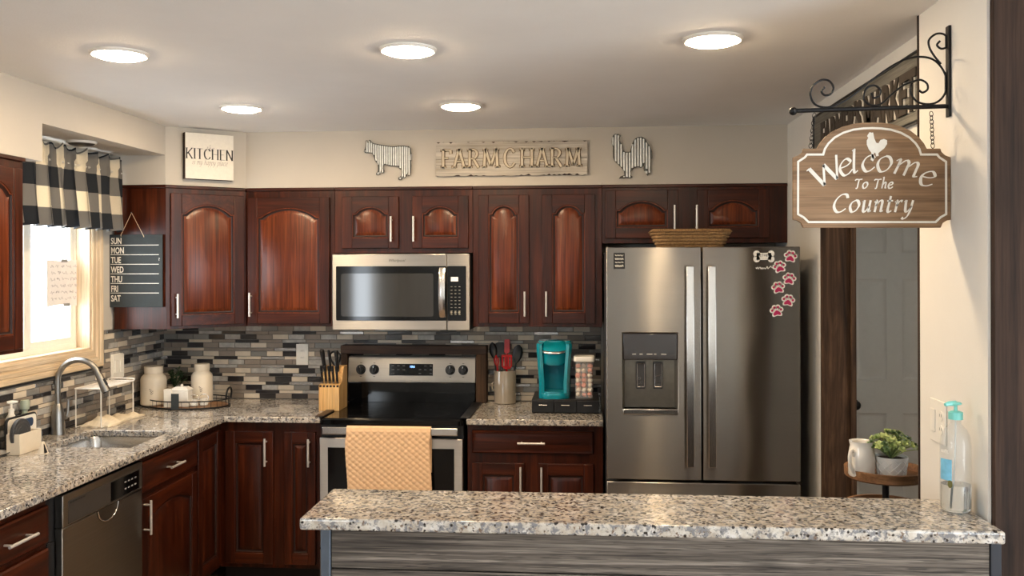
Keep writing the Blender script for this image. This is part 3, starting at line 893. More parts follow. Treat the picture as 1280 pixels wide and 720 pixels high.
hs = MB().rings([[mm(sp - .042, b, tt - .010), mm(sp - .006, b, tt - .010), mm(sp - .006, b, tt), mm(sp - .024, b, tt + .005), mm(sp - .042, b, tt)] for b, tt in hp])
hs.build('handle', SATIN, fd, smooth=40, bev=.002)
MB().mbox(mm, sp + .022, sp + .062, .268, .292, .0262, .0268).build('display', lamp_mat('pale_display', (.35, .45, .5), .10), fp)
kp = MB()
for j in range(9):
    for i in range(3):
        kp.mbox(mm, sp + .020 + i * .022, sp + .030 + i * .022, .085 + j * .019, .0885 + j * .019 , .0262, .0266)
for i in range(3): kp.tube([mm(sp + .024 + i * .022, .098, .0262), mm(sp + .024 + i * .022, .098, .0267)], .0065, 10)
kp.build('key_print', plain('key_print', srgb(150, 146, 132), .6), fp)['kind'] = 'stuff'
lg = MB(); text_mb(lg, 'Whirlpool', .022, lambda a, b, t_: mm(.360 + a, .376 + b, .0242 + t_), .0005, shear=.35, sx=1.0)
lg.build('maker_lettering', GALVD, fd)
MB().box(MX0 + .05, MX1 - .05, -.35, -.06, MZ0 - .004, MZ0).build('grille', BLACKP, t)

# ================================================================== refrigerator
t = thing('refrigerator', 'stainless french door refrigerator with ice and water dispenser', 'refrigerator', (.548, -.5, 0))
MB().box(.099, .998, -.915, -.06, .02, 1.776).build('body', DARKGRAY, t, bev=.004)
FZ0, FZ1, FYF = .694, 1.797, -.925
def leaf(x0, x1, hole=None):
    xs = [x0 + (x1 - x0) * i / 14 for i in range(15)]; zs = [FZ0, FZ1]; gone = []
    if hole:
        hx0, hx1, hz0, hz1 = hole
        xs = sorted([x for x in xs if not (abs(x - hx0) < .012 or abs(x - hx1) < .012)] + [hx0, hx1])
        zs = [FZ0, hz0, hz1, FZ1]
        gone = [(i, 1) for i in range(len(xs) - 1) if xs[i] >= hx0 - 1e-6 and xs[i + 1] <= hx1 + 1e-6]
    b_ = MB().cells(xs, zs, 0, 1, gone); xm, hw = (x0 + x1) / 2, (x1 - x0) / 2
    b_.v = [Vector((p.x, FYF - (.001 if p.z < .5 else .066 - .005 * ((p.x - xm) / hw) ** 2 + (.004 * (p.x - xm) / hw if xm < .5 else 0)), p.y)) for p in b_.v]
    return b_
D0, D1, DZ0, DZ1 = .173, .432, 1.030, 1.390
ld = leaf(.096, .5415, (D0, D1, DZ0, DZ1)).build('door', STEEL_D, t, smooth=30, bev=.004)
rd = leaf(.5485, 1.001).build('door', STEEL_D, t, smooth=30, bev=.004)
dw = leaf(.096, 1.001); 
dw.v = [Vector((p.x, p.y, .05 if p.z < 1 else .682)) for p in dw.v]
dwo = dw.build('freezer_drawer', STEEL_D, t, smooth=30, bev=.004)
fh = MB().tube([(.20, -1.045, .60), (.90, -1.045, .60)], .012, 12); fh.tube([(.23, -.985, .60), (.23, -1.045, .60)], .009, 10); fh.tube([(.87, -.985, .60), (.87, -1.045, .60)], .009, 10)
fh.build('handle', SATIN, dwo)
for d, xa, xb in ((ld, .467, .503), (rd, .567, .604)):
    hb = MB()
    hb.box(xa, xb, -1.047, -1.031, .766, 1.706)
    ho = hb.build('handle', SATIN, d, smooth=30, bev=.003)
    for z in (.80, 1.66): MB().box(xa + .008, xb - .008, -1.031, -.982, z - .02, z + .02).build('handle_post', SATIN, ho)
# dispenser
DISPM = plain('dispenser_gray', srgb(128, 122, 112), .3, .8)
yb = -.937
cv = MB()
cv.add([(D0, -.988, DZ0), (D1, -.988, DZ0), (D1, -.988, DZ1), (D0, -.988, DZ1), (D0 + .012, yb, DZ0), (D1 - .012, yb, DZ0), (D1 - .012, yb, DZ1), (D0 + .012, yb, DZ1)],
       [(0, 1, 5, 4), (1, 2, 6, 5), (2, 3, 7, 6), (3, 0, 4, 7), (4, 5, 6, 7)])
cvo = cv.build('dispenser_recess', DISPM, ld, smooth=0)
MB().box(D0 + .002, D1 - .002, -.989, -.945, 1.262, DZ1 - .002).build('dispenser_panel', plain('dispenser_glass', srgb(38, 32, 32), .08, coat=.5), ld, bev=.004)
ip = MB()
for i, w_ in enumerate((.022, .018, .034, .014, .03)): ip.box(D0 + .045 + i * .034, D0 + .045 + i * .034 + w_ * .8, -.9895, -.989, 1.287, 1.292)
ip.build('icon_print', plain('icon_print', srgb(190, 186, 178), .5), ld)['kind'] = 'stuff'
for a in (D0 + .064, D0 + .146):
    p = MB(); p.prism([(q.x, q.y) for q in rrect(a, a + .046, 1.120, 1.250, .006, 0)], frame((0, -.944, 0), (1, 0, 0), (0, -1, 0)), 0, .010)
    po = p.build('dispenser_paddle', DARKGRAY, ld, bev=.002)
    q = MB(); fp_ = frame((a, -.9545, 1.120), (1, 0, 0), (0, -1, 0))
    pts = rrect(.006, .040, .010, .120, .004, 0)
    q.tube([fp_(p_.x, p_.y, 0) for p_ in pts], .0012, 6, closed=True)
    q.build('paddle_outline', SATIN, po)
q = MB(); fp_ = frame((D0 + .064, -.9545, 1.120), (1, 0, 0), (0, -1, 0))
for cx, cy in ((.016, .05), (.027, .032), (.015, .020)): q.tube([fp_(cx + .006 * math.cos(i * math.pi / 6), cy + .006 * math.sin(i * math.pi / 6), 0) for i in range(12)], .0009, 5, closed=True)
q.build('ice_symbol', SATIN, ld)
q = MB(); fp_ = frame((D0 + .146, -.9545, 1.120), (1, 0, 0), (0, -1, 0))
q.tube([fp_(.008, .06, 0), fp_(.038, .068, 0)], .001, 5); q.tube([fp_(.010, .056, 0), fp_(.014, .03, 0), fp_(.032, .03, 0), fp_(.036, .062, 0)], .0009, 5)
q.build('water_symbol', SATIN, ld)
MB().box(D0 - .001, D1 + .002, -1.000, -.940, 1.004, 1.030).build('drip_tray', SATIN, ld, bev=.004)
MB().box(.10, .16, -.935, -.90, 1.777, 1.79).box(.93, .99, -.935, -.90, 1.777, 1.79).build('hinge_cover', DARKGRAY, t, bev=.003)
# ================================================================== lettering with a broad pen
def sm(*p): return ('s', p)
def ln(*p): return ('l', p)
CAPS = {
 'K': (.74, [ln((.1, 0), (.1, 1)), ln((.68, 1), (.12, .42)), ln((.27, .56), (.70, 0))]),
 'I': (.22, [ln((.11, 0), (.11, 1))]),
 'T': (.68, [ln((.34, 0), (.34, 1)), ln((.02, .97), (.66, .97))]),
 'C': (.74, [sm((.68, .78), (.52, .97), (.28, .95), (.10, .72), (.07, .45), (.14, .2), (.34, .03), (.54, .05), (.70, .24))]),
 'H': (.78, [ln((.1, 0), (.1, 1)), ln((.68, 0), (.68, 1)), ln((.1, .52), (.68, .52))]),
 'E': (.60, [ln((.1, 0), (.1, 1)), ln((.1, .97), (.54, .97)), ln((.1, .52), (.45, .52)), ln((.1, .03), (.57, .03))]),
 'N': (.80, [ln((.1, 0), (.1, 1)), ln((.1, 1), (.70, 0)), ln((.70, 0), (.70, 1))]),
 'F': (.60, [ln((.12, 0), (.12, 1)), ln((.12, .95), (.55, .95), (.57, .75)), ln((.12, .52), (.42, .52))]),
 'A': (.78, [ln((.04, 0), (.39, 1)), ln((.39, 1), (.74, 0)), ln((.18, .34), (.60, .34))]),
 'R': (.74, [ln((.12, 0), (.12, 1)), sm((.12, .95), (.42, .95), (.58, .74), (.42, .50), (.12, .49)), ln((.34, .49), (.68, 0))]),
 'M': (.92, [ln((.08, 0), (.14, 1)), ln((.14, 1), (.46, .1)), ln((.46, .1), (.78, 1)), ln((.78, 1), (.84, 0))])}
PEN = {
 'W': (1.50, [ln((.02, 1.38), (.16, 1.45), (.42, .0)), ln((.42, .0), (.78, 1.25), (1.02, .0)), ln((1.02, .0), (1.46, 1.45))]),
 'e': (.74, [sm((.10, .50), (.44, .58), (.62, .78), (.42, 1.), (.16, .78), (.08, .42), (.24, .04), (.48, .05), (.70, .28))]),
 'l': (.38, [sm((.02, 1.62), (.14, 1.72), (.14, 1.4), (.12, .25), (.20, .0), (.38, .12))]),
 'c': (.70, [sm((.64, .80), (.46, 1.), (.20, .82), (.08, .42), (.24, .04), (.46, .04), (.68, .26))]),
 'o': (.78, [sm((.40, 1.), (.15, .80), (.08, .42), (.26, .02), (.54, .14), (.70, .56), (.58, .92), (.40, 1.))]),
 'm': (1.12, [sm((.0, .82), (.12, .98), (.15, .7), (.14, .0)), sm((.14, .5), (.36, .96), (.52, .88), (.54, .5), (.54, .0)), sm((.54, .5), (.76, .96), (.92, .88), (.94, .4), (.96, .08), (1.1, .12))]),
 'n': (.74, [sm((.0, .82), (.12, .98), (.15, .7), (.14, .0)), sm((.14, .5), (.38, .96), (.55, .88), (.56, .4), (.58, .08), (.72, .12))]),
 'u': (.74, [sm((.0, .86), (.10, .98), (.13, .5), (.16, .12), (.32, .04), (.54, .5)), sm((.56, 1.), (.55, .4), (.58, .06), (.72, .12))]),
 't': (.48, [sm((.22, 1.36), (.20, .8), (.18, .2), (.28, .0), (.46, .12)), ln((.02, .95), (.44, .95))]),
 'r': (.54, [sm((.0, .82), (.12, .98), (.15, .7), (.14, .0)), sm((.14, .5), (.34, .94), (.52, .90))]),
 'y': (.74, [sm((.0, .86), (.10, .98), (.14, .5), (.20, .1), (.36, .06), (.56, .5)), sm((.60, 1.), (.54, .2), (.40, -.35), (.18, -.56), (.02, -.46))]),
 'h': (.72, [sm((.04, 1.66), (.14, 1.72), (.14, .9), (.13, .0)), sm((.13, .5), (.38, .96), (.54, .86), (.55, .4), (.57, .08), (.70, .12))]),
 'C': (1.06, [sm((.98, 1.18), (.84, 1.48), (.48, 1.46), (.16, 1.02), (.10, .48), (.34, .04), (.66, .02), (.98, .30))]),
 'T': (.92, [sm((.0, 1.22), (.10, 1.42), (.5, 1.40), (.92, 1.46)), sm((.50, 1.40), (.46, .7), (.44, .06), (.24, .02))]),
 'a': (.74, [sm((.58, .9), (.36, 1.), (.12, .7), (.10, .2), (.28, .02), (.52, .4)), sm((.60, 1.), (.56, .4), (.58, .06), (.72, .12))]),
 'p': (.74, [sm((.10, .98), (.14, .4), (.12, -.62)), sm((.14, .6), (.38, 1.), (.62, .76), (.58, .26), (.34, .02), (.14, .2))]),
 's': (.56, [sm((.50, .86), (.32, 1.), (.14, .82), (.24, .56), (.44, .36), (.36, .06), (.08, .08))]),
 'i': (.34, [sm((.08, .98), (.14, .6), (.14, .12), (.30, .10)), ln((.14, 1.32), (.16, 1.40))]),
 ' ': (.45, [])}

def pen_strokes(mb, strokes, tf, m, W, thin, nib, ext, t0=0., serif=0., squash=1.):
    nx, nz = math.cos(nib), math.sin(nib)
    for kind, pts in strokes:
        P = [Vector((*tf(*p), 0)) for p in pts]
        if kind == 's': P = smooth_line(P, 5)
        n = len(P); rs = []
        segs = [P]
        if kind == 'l' and n > 2:
            segs = [[P[i], P[i + 1]] for i in range(n - 1)]
        for Q in segs:
            k = len(Q); rs = []
            for i in range(k):
                d = Q[min(i + 1, k - 1)] - Q[max(i - 1, 0)]
                if d.length < 1e-9: d = Vector((1, 0, 0))
                d.normalize()
                w = max(abs(d.x * nz - d.y * nx) * W, thin) / 2
                q = Vector((-d.y, d.x, 0)) * w
                a, b = Q[i] + q, Q[i] - q
                rs.append([m(a.x, a.y, t0), m(b.x, b.y, t0), m(b.x, b.y, t0 + ext), m(a.x, a.y, t0 + ext)])
            mb.rings(rs)
        if serif and kind == 'l':
            for p, q in ((pts[0], pts[1]), (pts[-1], pts[-2])):
                if abs(p[1] - q[1]) > .5 and (p[1] < .02 or p[1] > .98):
                    c = tf(*p); s_ = serif; h_ = thin
                    z0 = c[1] if p[1] < .5 else c[1] - h_
                    mb.mbox(m, c[0] - s_, c[0] + s_, z0, z0 + h_, t0, t0 + ext)
def pen_text(mb, body, table, size, m, W, thin, nib=.6, ext=.0006, t0=0., shear=0., gap=.1, serif=0., align='C', sx=1.):
    tot = sum(table[ch][0] + gap for ch in body) - gap
    x = -tot * size * sx / 2 if align == 'C' else 0
    for ch in body:
        w, st = table[ch]
        pen_strokes(mb, st, (lambda a, b, x=x: (x + (a + b * shear) * size * sx, b * size)), m, W, thin, nib, ext, t0, serif)
        x += (w + gap) * size * sx
    return mb

# ================================================================== ceiling lights
LENS = lamp_mat('lit_lens', CAN_COLOR, CAN_STRENGTH)
OFFLENS = plain('unlit_reflector', srgb(64, 58, 52), .4, .3)
def can(label, x, y, z, lens, R):
    t = thing('recessed_light', label, 'ceiling light', (x, y, z), 'recessed ceiling lights')
    MB().lathe(x, y, [(R * .86, z - .0005), (R * .86, z - .009), (R * .92, z - .012), (R, z - .004), (R, z - .0005)], 32).build('trim_ring', WHITEP, t)
    MB().lathe(x, y, [(0, z - .024), (R * .45, z - .0225), (R * .72, z - .018), (R * .858, z - .010), (R * .858, z - .001)], 32).build('lens', lens, t)
    return t
for lab, x, y in (('lit recessed ceiling light at front left, nearest the left wall and camera', -1.637, -2.267), ('lit recessed ceiling light at front centre, over the range towards camera', -.614, -2.233), ('lit recessed ceiling light at front right, in front of the refrigerator', .422, -2.284),
                  ('lit recessed ceiling light at back left, near the white kitchen lettering sign', -1.628, -1.142), ('lit recessed ceiling light at back centre, above the farm sign', -.584, -1.106)):
    can(lab, x, y, ZC, LENS, .100)
can('unlit recessed light in the lowered soffit above the window', -2.40, -1.178, 2.31, OFFLENS, .07)

# ================================================================== valance
def valance():
    NY, NZ = 170, 30
    ya, yb_ = -1.80, -.640
    me = bpy.data.meshes.new('valance'); V, Fc, UVv = [], [], []
    rv = random.Random(11); ph = [rv.uniform(-.8, .8) for _ in range(40)]
    s = 0; 
    for j in range(NZ + 1):
        zf = j / NZ
        for i in range(NY + 1):
            f = i / NY; y = ya + (yb_ - ya) * f
            k = f * 11
            ki = int(k); fr = k - ki
            p = ph[ki] * (1 - fr) + ph[ki + 1] * fr
            z = 1.90 + .385 * zf
            w = math.sin(2 * math.pi * k + p)
            w2 = math.sin(2 * math.pi * k * 2.1 + 2 * p)
            if zf > .86: amp, a2 = .016, .012          # ruffle above the rod
            elif zf > .74: amp, a2 = .009, .008         # rod pocket
            else: amp, a2 = .010 + .022 * (1 - zf / .74), .004
            x = -2.478 + amp * w + a2 * w2 + .012 * (1 - zf)
            zz = z + (.008 * w2 + .006 * math.sin(9.7 * k) if zf > .93 else 0) + (.006 * w if j == 0 else 0)
            V.append((x, y + .012 * math.sin(4 * math.pi * k + p) * (1 - .4 * zf), zz)); UVv.append((f * (yb_ - ya) * 1.3 / .105 + .35, (z - 1.90) / .097 + .12))
    for j in range(NZ):
        for i in range(NY):
            a = j * (NY + 1) + i; Fc.append((a, a + 1, a + NY + 2, a + NY + 1))
    base = Vector((-2.478, -1.2, 1.90))
    me.from_pydata([tuple(Vector(p) - base) for p in V], [], Fc)
    uv = me.uv_layers.new(name='UVMap')
    for l in me.loops: uv.data[l.index].uv = UVv[l.vertex_index]
    me.shade_smooth()
    m, nt, b = nodes('buffalo_check')
    u = nt.nodes.new('ShaderNodeUVMap'); u.uv_map = 'UVMap'
    sp = nt.nodes.new('ShaderNodeSeparateXYZ'); nt.links.new(u.outputs[0], sp.inputs[0])
    def par(o):
        a = nt.nodes.new('ShaderNodeMath'); a.operation = 'FLOOR'; nt.links.new(o, a.inputs[0])
        c = nt.nodes.new('ShaderNodeMath'); c.operation = 'MODULO'; c.inputs[1].default_value = 2; nt.links.new(a.outputs[0], c.inputs[0])
        return c.outputs[0]
    ad = nt.nodes.new('ShaderNodeMath'); ad.operation = 'ADD'
    nt.links.new(par(sp.outputs[0]), ad.inputs[0]); nt.links.new(par(sp.outputs[1]), ad.inputs[1])
    hf = nt.nodes.new('ShaderNodeMath'); hf.operation = 'MULTIPLY'; hf.inputs[1].default_value = .5; nt.links.new(ad.outputs[0], hf.inputs[0])
    cc = ramp(nt, hf.outputs[0], [(0, srgb(36, 40, 46)), (.34, srgb(128, 124, 118)), (.8, srgb(232, 220, 196))], 'CONSTANT')
    wv = noise(nt, coords(nt, (1, 900, 900)), 1., 1)
    cc = mix(nt, .5, cc, ramp(nt, wv, [(.3, .75), (.7, 1.)]), 'MULTIPLY')
    nt.links.new(cc, b.inputs['Base Color']); b.inputs['Roughness'].default_value = .9
    tr = nt.nodes.new('ShaderNodeBsdfTranslucent'); nt.links.new(cc, tr.inputs['Color'])
    ms = nt.nodes.new('ShaderNodeMixShader'); ms.inputs[0].default_value = .3
    nt.links.new(b.outputs[0], ms.inputs[1]); nt.links.new(tr.outputs[0], ms.inputs[2])
    nt.links.new(ms.outputs[0], nt.nodes['Material Output'].inputs['Surface'])
    me.materials.append(m)
    t = thing('valance_curtain', 'black and cream buffalo check gathered valance over the window', 'curtain', base)
    o = bpy.data.objects.new('cloth', me); COL.objects.link(o); o.parent = t
    md = o.modifiers.new('thick', 'SOLIDIFY'); md.thickness = .0012
    MB().tube([(-2.485, -1.81, 2.21), (-2.485, -.632, 2.21)], .006, 10).build('rod', NICKEL, t)
    MB().tube([(-2.485, -.632, 2.21), (-2.559, -.632, 2.21)], .005, 8).tube([(-2.485, -1.81, 2.21), (-2.559, -1.81, 2.21)], .005, 8).build('bracket', NICKEL, t)
valance()

# paper note taped to the window
PAPER = plain('note_paper', srgb(236, 232, 230), .8, vary=.03)
PX_ = -2.627
a = at(58, 329, X=PX_); b = at(103, 325, X=PX_); c = at(102, 381, X=PX_); d = at(58, 384, X=PX_)
t = thing('paper_note', 'white handwritten paper note taped inside the window', 'note', (PX_, (a.y + b.y) / 2, d.z))
pm = frame((PX_, a.y, d.z), (0, 1, 0), (1, 0, 0)); pw, phh = b.y - a.y, b.z - d.z
rs = []
for i in range(13):
    f = i / 12; rs.append([pm(pw * f, .006 * math.sin(5 * f), .0012 + .002 * math.sin(f * 7)), pm(pw * f, phh - .004 * math.sin(4 * f), .0012 + .002 * math.sin(f * 6)), pm(pw * f, phh - .004 * math.sin(4 * f), .0018 + .002 * math.sin(f * 6)), pm(pw * f, .006 * math.sin(5 * f), .0018 + .002 * math.sin(f * 7))])
MB().rings(rs).build('paper', PAPER, t)
sq = MB(); rq = random.Random(4)
for j in range(6):
    x = .07 + rq.random() * .05
    while x < .9:
        w = rq.uniform(.08, .2)
        P = [Vector((pw * min(x + w * i / 10, .95), phh * (.86 - .14 * j) + .008 * rq.uniform(-1, 1), 0)) for i in range(11)]
        pen_strokes(sq, [('s', [(p.x, p.y) for p in P])], lambda p, q: (p, q), pm, .002, .0012, .6, .0004, .0042)
        x += w + .05
sq.build('handwriting', plain('faded_ink', srgb(176, 172, 176), .8), t)
for f, z in ((.46, phh - .004), (.52, .004)):
    MB().mbox(pm, pw * f - .028, pw * f + .028, z - .008, z + .008, .004, .0045).build('tape', plain('grey_tape', srgb(140, 138, 136), .5), t)

# ================================================================== day-of-week board on the side of the corner cabinet
BY = -.628
p0, p1 = at(134.5, 384, Y=BY), at(202.5, 293, Y=BY)
t = thing('message_board', 'black weekday board hanging by string on the corner cabinet side', 'board', ((p0.x + p1.x) / 2, BY, p0.z))
bw, bh = p1.x - p0.x, p1.z - p0.z
fm = frame((p0.x, BY + .012, p0.z), (1, 0, 0), (0, -1, 0))
MB().mbox(fm, 0, bw, 0, bh, 0, .009).build('board', CHALK, t, bev=.0015)
rule = MB()
for i, day in enumerate(('SUN', 'MON', 'TUE', 'WED', 'THU', 'FRI', 'SAT')):
    zb = bh - .052 - i * (bh - .030) / 7
    tx = text_mb(MB(), day, .047, lambda a, b, k, zb=zb: fm(.018 + a, zb + b + .002, .009 + k), .0005, align='LEFT', sx=.66, bold=.0008)
    tx.build('weekday_word', PAINTW, t)['kind'] = 'stuff'
    if i < 6: rule.mbox(fm, .016, bw - .020, zb - .0062, zb - .0032, .009, .0094)
tx = text_mb(MB(), '?', .022, lambda a, b, k: fm(bw - .018 + a, bh * .64 + b, .009 + k), .0005)
tx.build('chalk_mark', PAINTW, t); rule.build('rule_line', PAINTW, t)['kind'] = 'stuff'
n_ = at(164.5, 266, Y=BY); l_ = at(151, 294, Y=BY); r_ = at(179.5, 295, Y=BY)
MB().tube([l_ + Vector((0, .003, -.006)), l_, n_, r_, r_ + Vector((0, .003, -.006))], .0016, 6).build('string', plain('jute_string', srgb(214, 190, 160), .9), t)
MB().tube([n_ + Vector((0, .022, .001)), n_ + Vector((0, -.004, .001))], .003, 8).build('nail', SATIN, t)

# ================================================================== white kitchen sign on the diagonal soffit
SP0 = Vector((-2.255, -.61, 0)); SP1 = Vector((-1.915, -.33, 0))
SE = (SP1 - SP0).normalized(); SN = Vector((SE.y, -SE.x, 0))
dep = .045
pl = (SP0 + SN * dep, SN)
q0, q1 = at(231.5, 223, plane=pl), at(292, 169.5, plane=pl)
fm = frame(Vector((q0.x, q0.y, q0.z)) - SN * dep, SE, SN)
kw = (q1 - q0).dot(SE); kh = q1.z - q0.z
t = thing('kitchen_sign', 'square white box sign with kitchen lettering on the corner soffit', 'sign', q0 - SN * dep + SE * kw / 2)
MB().mbox(fm, 0, kw, 0, kh, .0006, dep - .003).build('box_frame', RUSTIC, t, bev=.002)
MB().mbox(fm, .001, kw - .001, .001, kh - .001, dep - .003, dep).build('face', PAINTW, t, bev=.001)
bd = MB()
for i in range(22): bd.sphere(fm(-.001, kh * (i + .5) / 22, dep * .5), .0045, 6, 4)
bd.build('beaded_edge', BLACKM, t)
fk = lambda a, b, k: fm(kw / 2 + a, b, k)
lt = MB(); pen_text(lt, 'KITCHEN', CAPS, .058, lambda a, b, k: fk(a, kh * .435 + b, k), .0075, .0018, .12, .0006, dep, gap=.10, serif=.006, sx=.86)
lt.build('lettering', PAINTB, t)['kind'] = 'stuff'
lt = MB(); pen_text(lt, 'the', PEN, .020, lambda a, b, k: fk(a, kh * .615 + b, k), .0022, .0012, .6, .0005, dep, shear=.3)
INKG = plain('gray_ink', srgb(150, 140, 132), .7)
lt.build('script_lettering', INKG, t)['kind'] = 'stuff'
lt = MB(); pen_text(lt, 'is my happy place', PEN, .0185, lambda a, b, k: fk(a, kh * .315 + b, k), .0022, .0012, .6, .0005, dep, shear=.3, gap=.06, sx=.86)
lt.build('script_lettering', INKG, t)['kind'] = 'stuff'

# ================================================================== corrugated cow and rooster, farm charm board on the back soffit
WY = -.331
def silhouette(name, label, cat, zpts, ox, oy, sc, pitch):
    P = [at(ox + x / sc, oy + y / sc, Y=WY - .012) for x, y in zpts]
    pts = [(p.x, p.z) for p in P]
    xs = [p[0] for p in pts]; zs = [p[1] for p in pts]
    t = thing(name, label, cat, ((min(xs) + max(xs)) / 2, WY, min(zs)), 'corrugated metal farm animals')
    m = lambda a, b, k: Vector((a, WY - .002 - k, b))
    MB().prism(pts, m, 0, .008).build('backing', GALVD, t, smooth=0)
    ed = MB().tube([m(a, b, .010) for a, b in pts], .0022, 6, closed=True); ed.build('rim', GALVD, t)
    rb_ = MB(); x = min(xs) + pitch * .3
    while x < max(xs):
        hits = []
        for i in range(len(pts)):
            (xa, za), (xb, zb) = pts[i], pts[(i + 1) % len(pts)]
            if (xa <= x < xb) or (xb <= x < xa): hits.append(za + (zb - za) * (x - xa) / (xb - xa))
        hits.sort()
        for a, b in zip(hits[::2], hits[1::2]):
            if b - a > .008:
                R = pitch * .36
                rs = []
                for z in (a + .003, b - .003): rs.append([m(x + R * math.cos(math.pi * i / 6), z, .007 + R * 1.0 * math.sin(math.pi * i / 6)) for i in range(7)])
                rb_.rings(rs)
        x += pitch
    rb_.build('corrugated_sheet', GALV, t, smooth=50)
    return t
COW = [(258, 250), (275, 215), (285, 180), (285, 110), (298, 110), (303, 135), (318, 135), (322, 105), (335, 105), (350, 130), (380, 148), (460, 165), (560, 180), (640, 190), (700, 180), (770, 178), (830, 188), (855, 215), (865, 290), (868, 350), (858, 390), (862, 440), (855, 520), (845, 560), (825, 562), (820, 520), (800, 570), (780, 590), (765, 585), (772, 540), (755, 580), (740, 610), (705, 612), (700, 590), (735, 570), (745, 520), (740, 480), (715, 470), (700, 440), (600, 435), (520, 415), (505, 430), (500, 470), (515, 500), (510, 525), (485, 528), (475, 500), (465, 540), (440, 550), (415, 548), (418, 530), (440, 505), (440, 450), (435, 410), (405, 370), (385, 310), (360, 272), (320, 268), (275, 265)]
ROO = [(262, 130), (275, 95), (300, 78), (318, 84), (335, 78), (342, 90), (368, 100), (350, 130), (345, 160), (375, 195), (388, 240), (395, 290), (430, 312), (490, 310), (505, 260), (525, 190), (550, 145), (590, 122), (640, 118), (680, 140), (705, 185), (740, 230), (768, 300), (770, 390), (752, 400), (755, 480), (740, 580), (715, 612), (698, 590), (705, 530), (690, 545), (672, 552), (668, 520), (680, 480), (672, 440), (660, 480), (625, 512), (590, 495), (545, 510), (505, 530), (490, 570), (490, 610), (522, 630), (490, 642), (440, 634), (405, 644), (375, 634), (352, 652), (365, 628), (420, 608), (415, 560), (385, 515), (340, 470), (290, 420), (275, 380), (272, 300), (275, 240), (262, 222), (258, 180)]
silhouette('metal_cow', 'corrugated galvanised metal cow silhouette on the soffit, left of farm sign', 'wall art', COW, 430, 165, 10.28, .0125)
silhouette('metal_rooster', 'corrugated galvanised metal rooster silhouette on the soffit, right of farm sign', 'wall art', ROO, 740, 160, 10.29, .0152)

q0, q1 = at(545, 220.5, Y=WY - .02), at(734, 175, Y=WY - .02)
t = thing('farm_charm_sign', 'whitewashed plank sign reading farm charm in raised letters', 'sign', ((q0.x + q1.x) / 2, WY, q0.z))
fm = frame((q0.x, WY - .0005, q0.z), (1, 0, 0), (0, -1, 0)); fw, fhh = q1.x - q0.x, q1.z - q0.z
MB().mbox(fm, .004, fw - .002, .001, fhh - .001, 0, .012).build('backing', RUSTIC_X, t)
rj = random.Random(8)
def ragged(z0, z1, top):
    P = []
    n = 60
    for i in range(n + 1):
        x = fw * i / n
        j = (rj.random() ** 3) * .011
        P.append((x, (z1 - j) if top else (z0 + j)))
    if top: return [(0, z0), (fw, z0)] + P[::-1]
    return P + [(fw, z1), (0, z1)]
for z0, z1, tp in ((fhh * .505, fhh, True), (0, fhh * .495, False)):
    MB().prism(ragged(z0, z1, tp), fm, .012, .020).build('plank', WHITEWASH, t, smooth=0)
x = .020
LW = plain('letter_cream', srgb(206, 194, 172), .7, vary=.12, nscale=30)
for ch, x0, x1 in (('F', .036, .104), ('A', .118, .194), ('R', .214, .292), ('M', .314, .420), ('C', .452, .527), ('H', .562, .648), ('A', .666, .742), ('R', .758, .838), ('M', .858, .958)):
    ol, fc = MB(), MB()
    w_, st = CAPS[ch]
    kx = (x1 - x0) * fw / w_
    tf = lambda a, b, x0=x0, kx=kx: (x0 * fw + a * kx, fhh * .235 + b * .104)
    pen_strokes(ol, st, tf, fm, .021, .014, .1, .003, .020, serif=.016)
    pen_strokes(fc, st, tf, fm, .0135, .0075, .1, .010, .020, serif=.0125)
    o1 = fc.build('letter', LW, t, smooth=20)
    ol.build('letter_outline_shadow', plain('letter_edge', srgb(108, 88, 64), .8), o1, smooth=20)  # brown slab behind each letter: its outline, with the raised letter's shadow painted in
# ================================================================== hanging welcome sign on a scrolled iron bracket
QY = -2.75
t = thing('sign_bracket', 'black wrought iron scroll bracket on the near right wall', 'bracket', (1.005, QY, 2.13))
zz = lambda x, y: at(960 + x / 4, y / 4, Y=QY)
p0, p1 = zz(893, 585), zz(925, 130)
MB().box(.9972, 1.0048, QY - .012, QY + .012, p0.z, p1.z).build('mounting_plate', BLACKM, t, bev=.0015)
bl, br = zz(140, 554), zz(900, 531)
br.x = .9975
MB().tube([bl, br], .0062, 12).build('bar', BLACKM, t)
MB().sphere(zz(126, 556), .0115, 16, 10).build('ball_finial', BLACKM, t)
S1 = [(285, 435), (268, 455), (285, 475), (315, 468), (328, 435), (305, 402), (265, 400), (225, 430), (213, 475), (235, 520), (285, 536), (340, 525), (420, 480), (520, 400), (620, 330), (700, 292), (770, 283), (830, 298), (875, 345), (898, 410), (885, 470), (850, 508), (800, 520), (745, 505), (715, 460), (722, 415), (760, 398), (795, 415), (800, 445), (775, 462), (757, 450)]
S2 = [(515, 465), (525, 490), (552, 482), (560, 452), (530, 428), (490, 445), (477, 490), (505, 524), (560, 522), (620, 470), (680, 425), (735, 405)]
S3 = [(860, 205), (845, 225), (865, 243), (893, 235), (905, 205), (880, 172), (840, 170), (805, 200), (808, 240), (835, 285), (865, 320)]
for i, S in enumerate((S1, S2, S3)):
    P = smooth_line([zz(x, y) for x, y in S], 6)
    for p in P: p.y += (.003, -.003, .0)[i]; p.x = min(p.x, .9945)
    MB().tube(P, .0030, 8).build('scroll', BLACKM, t)

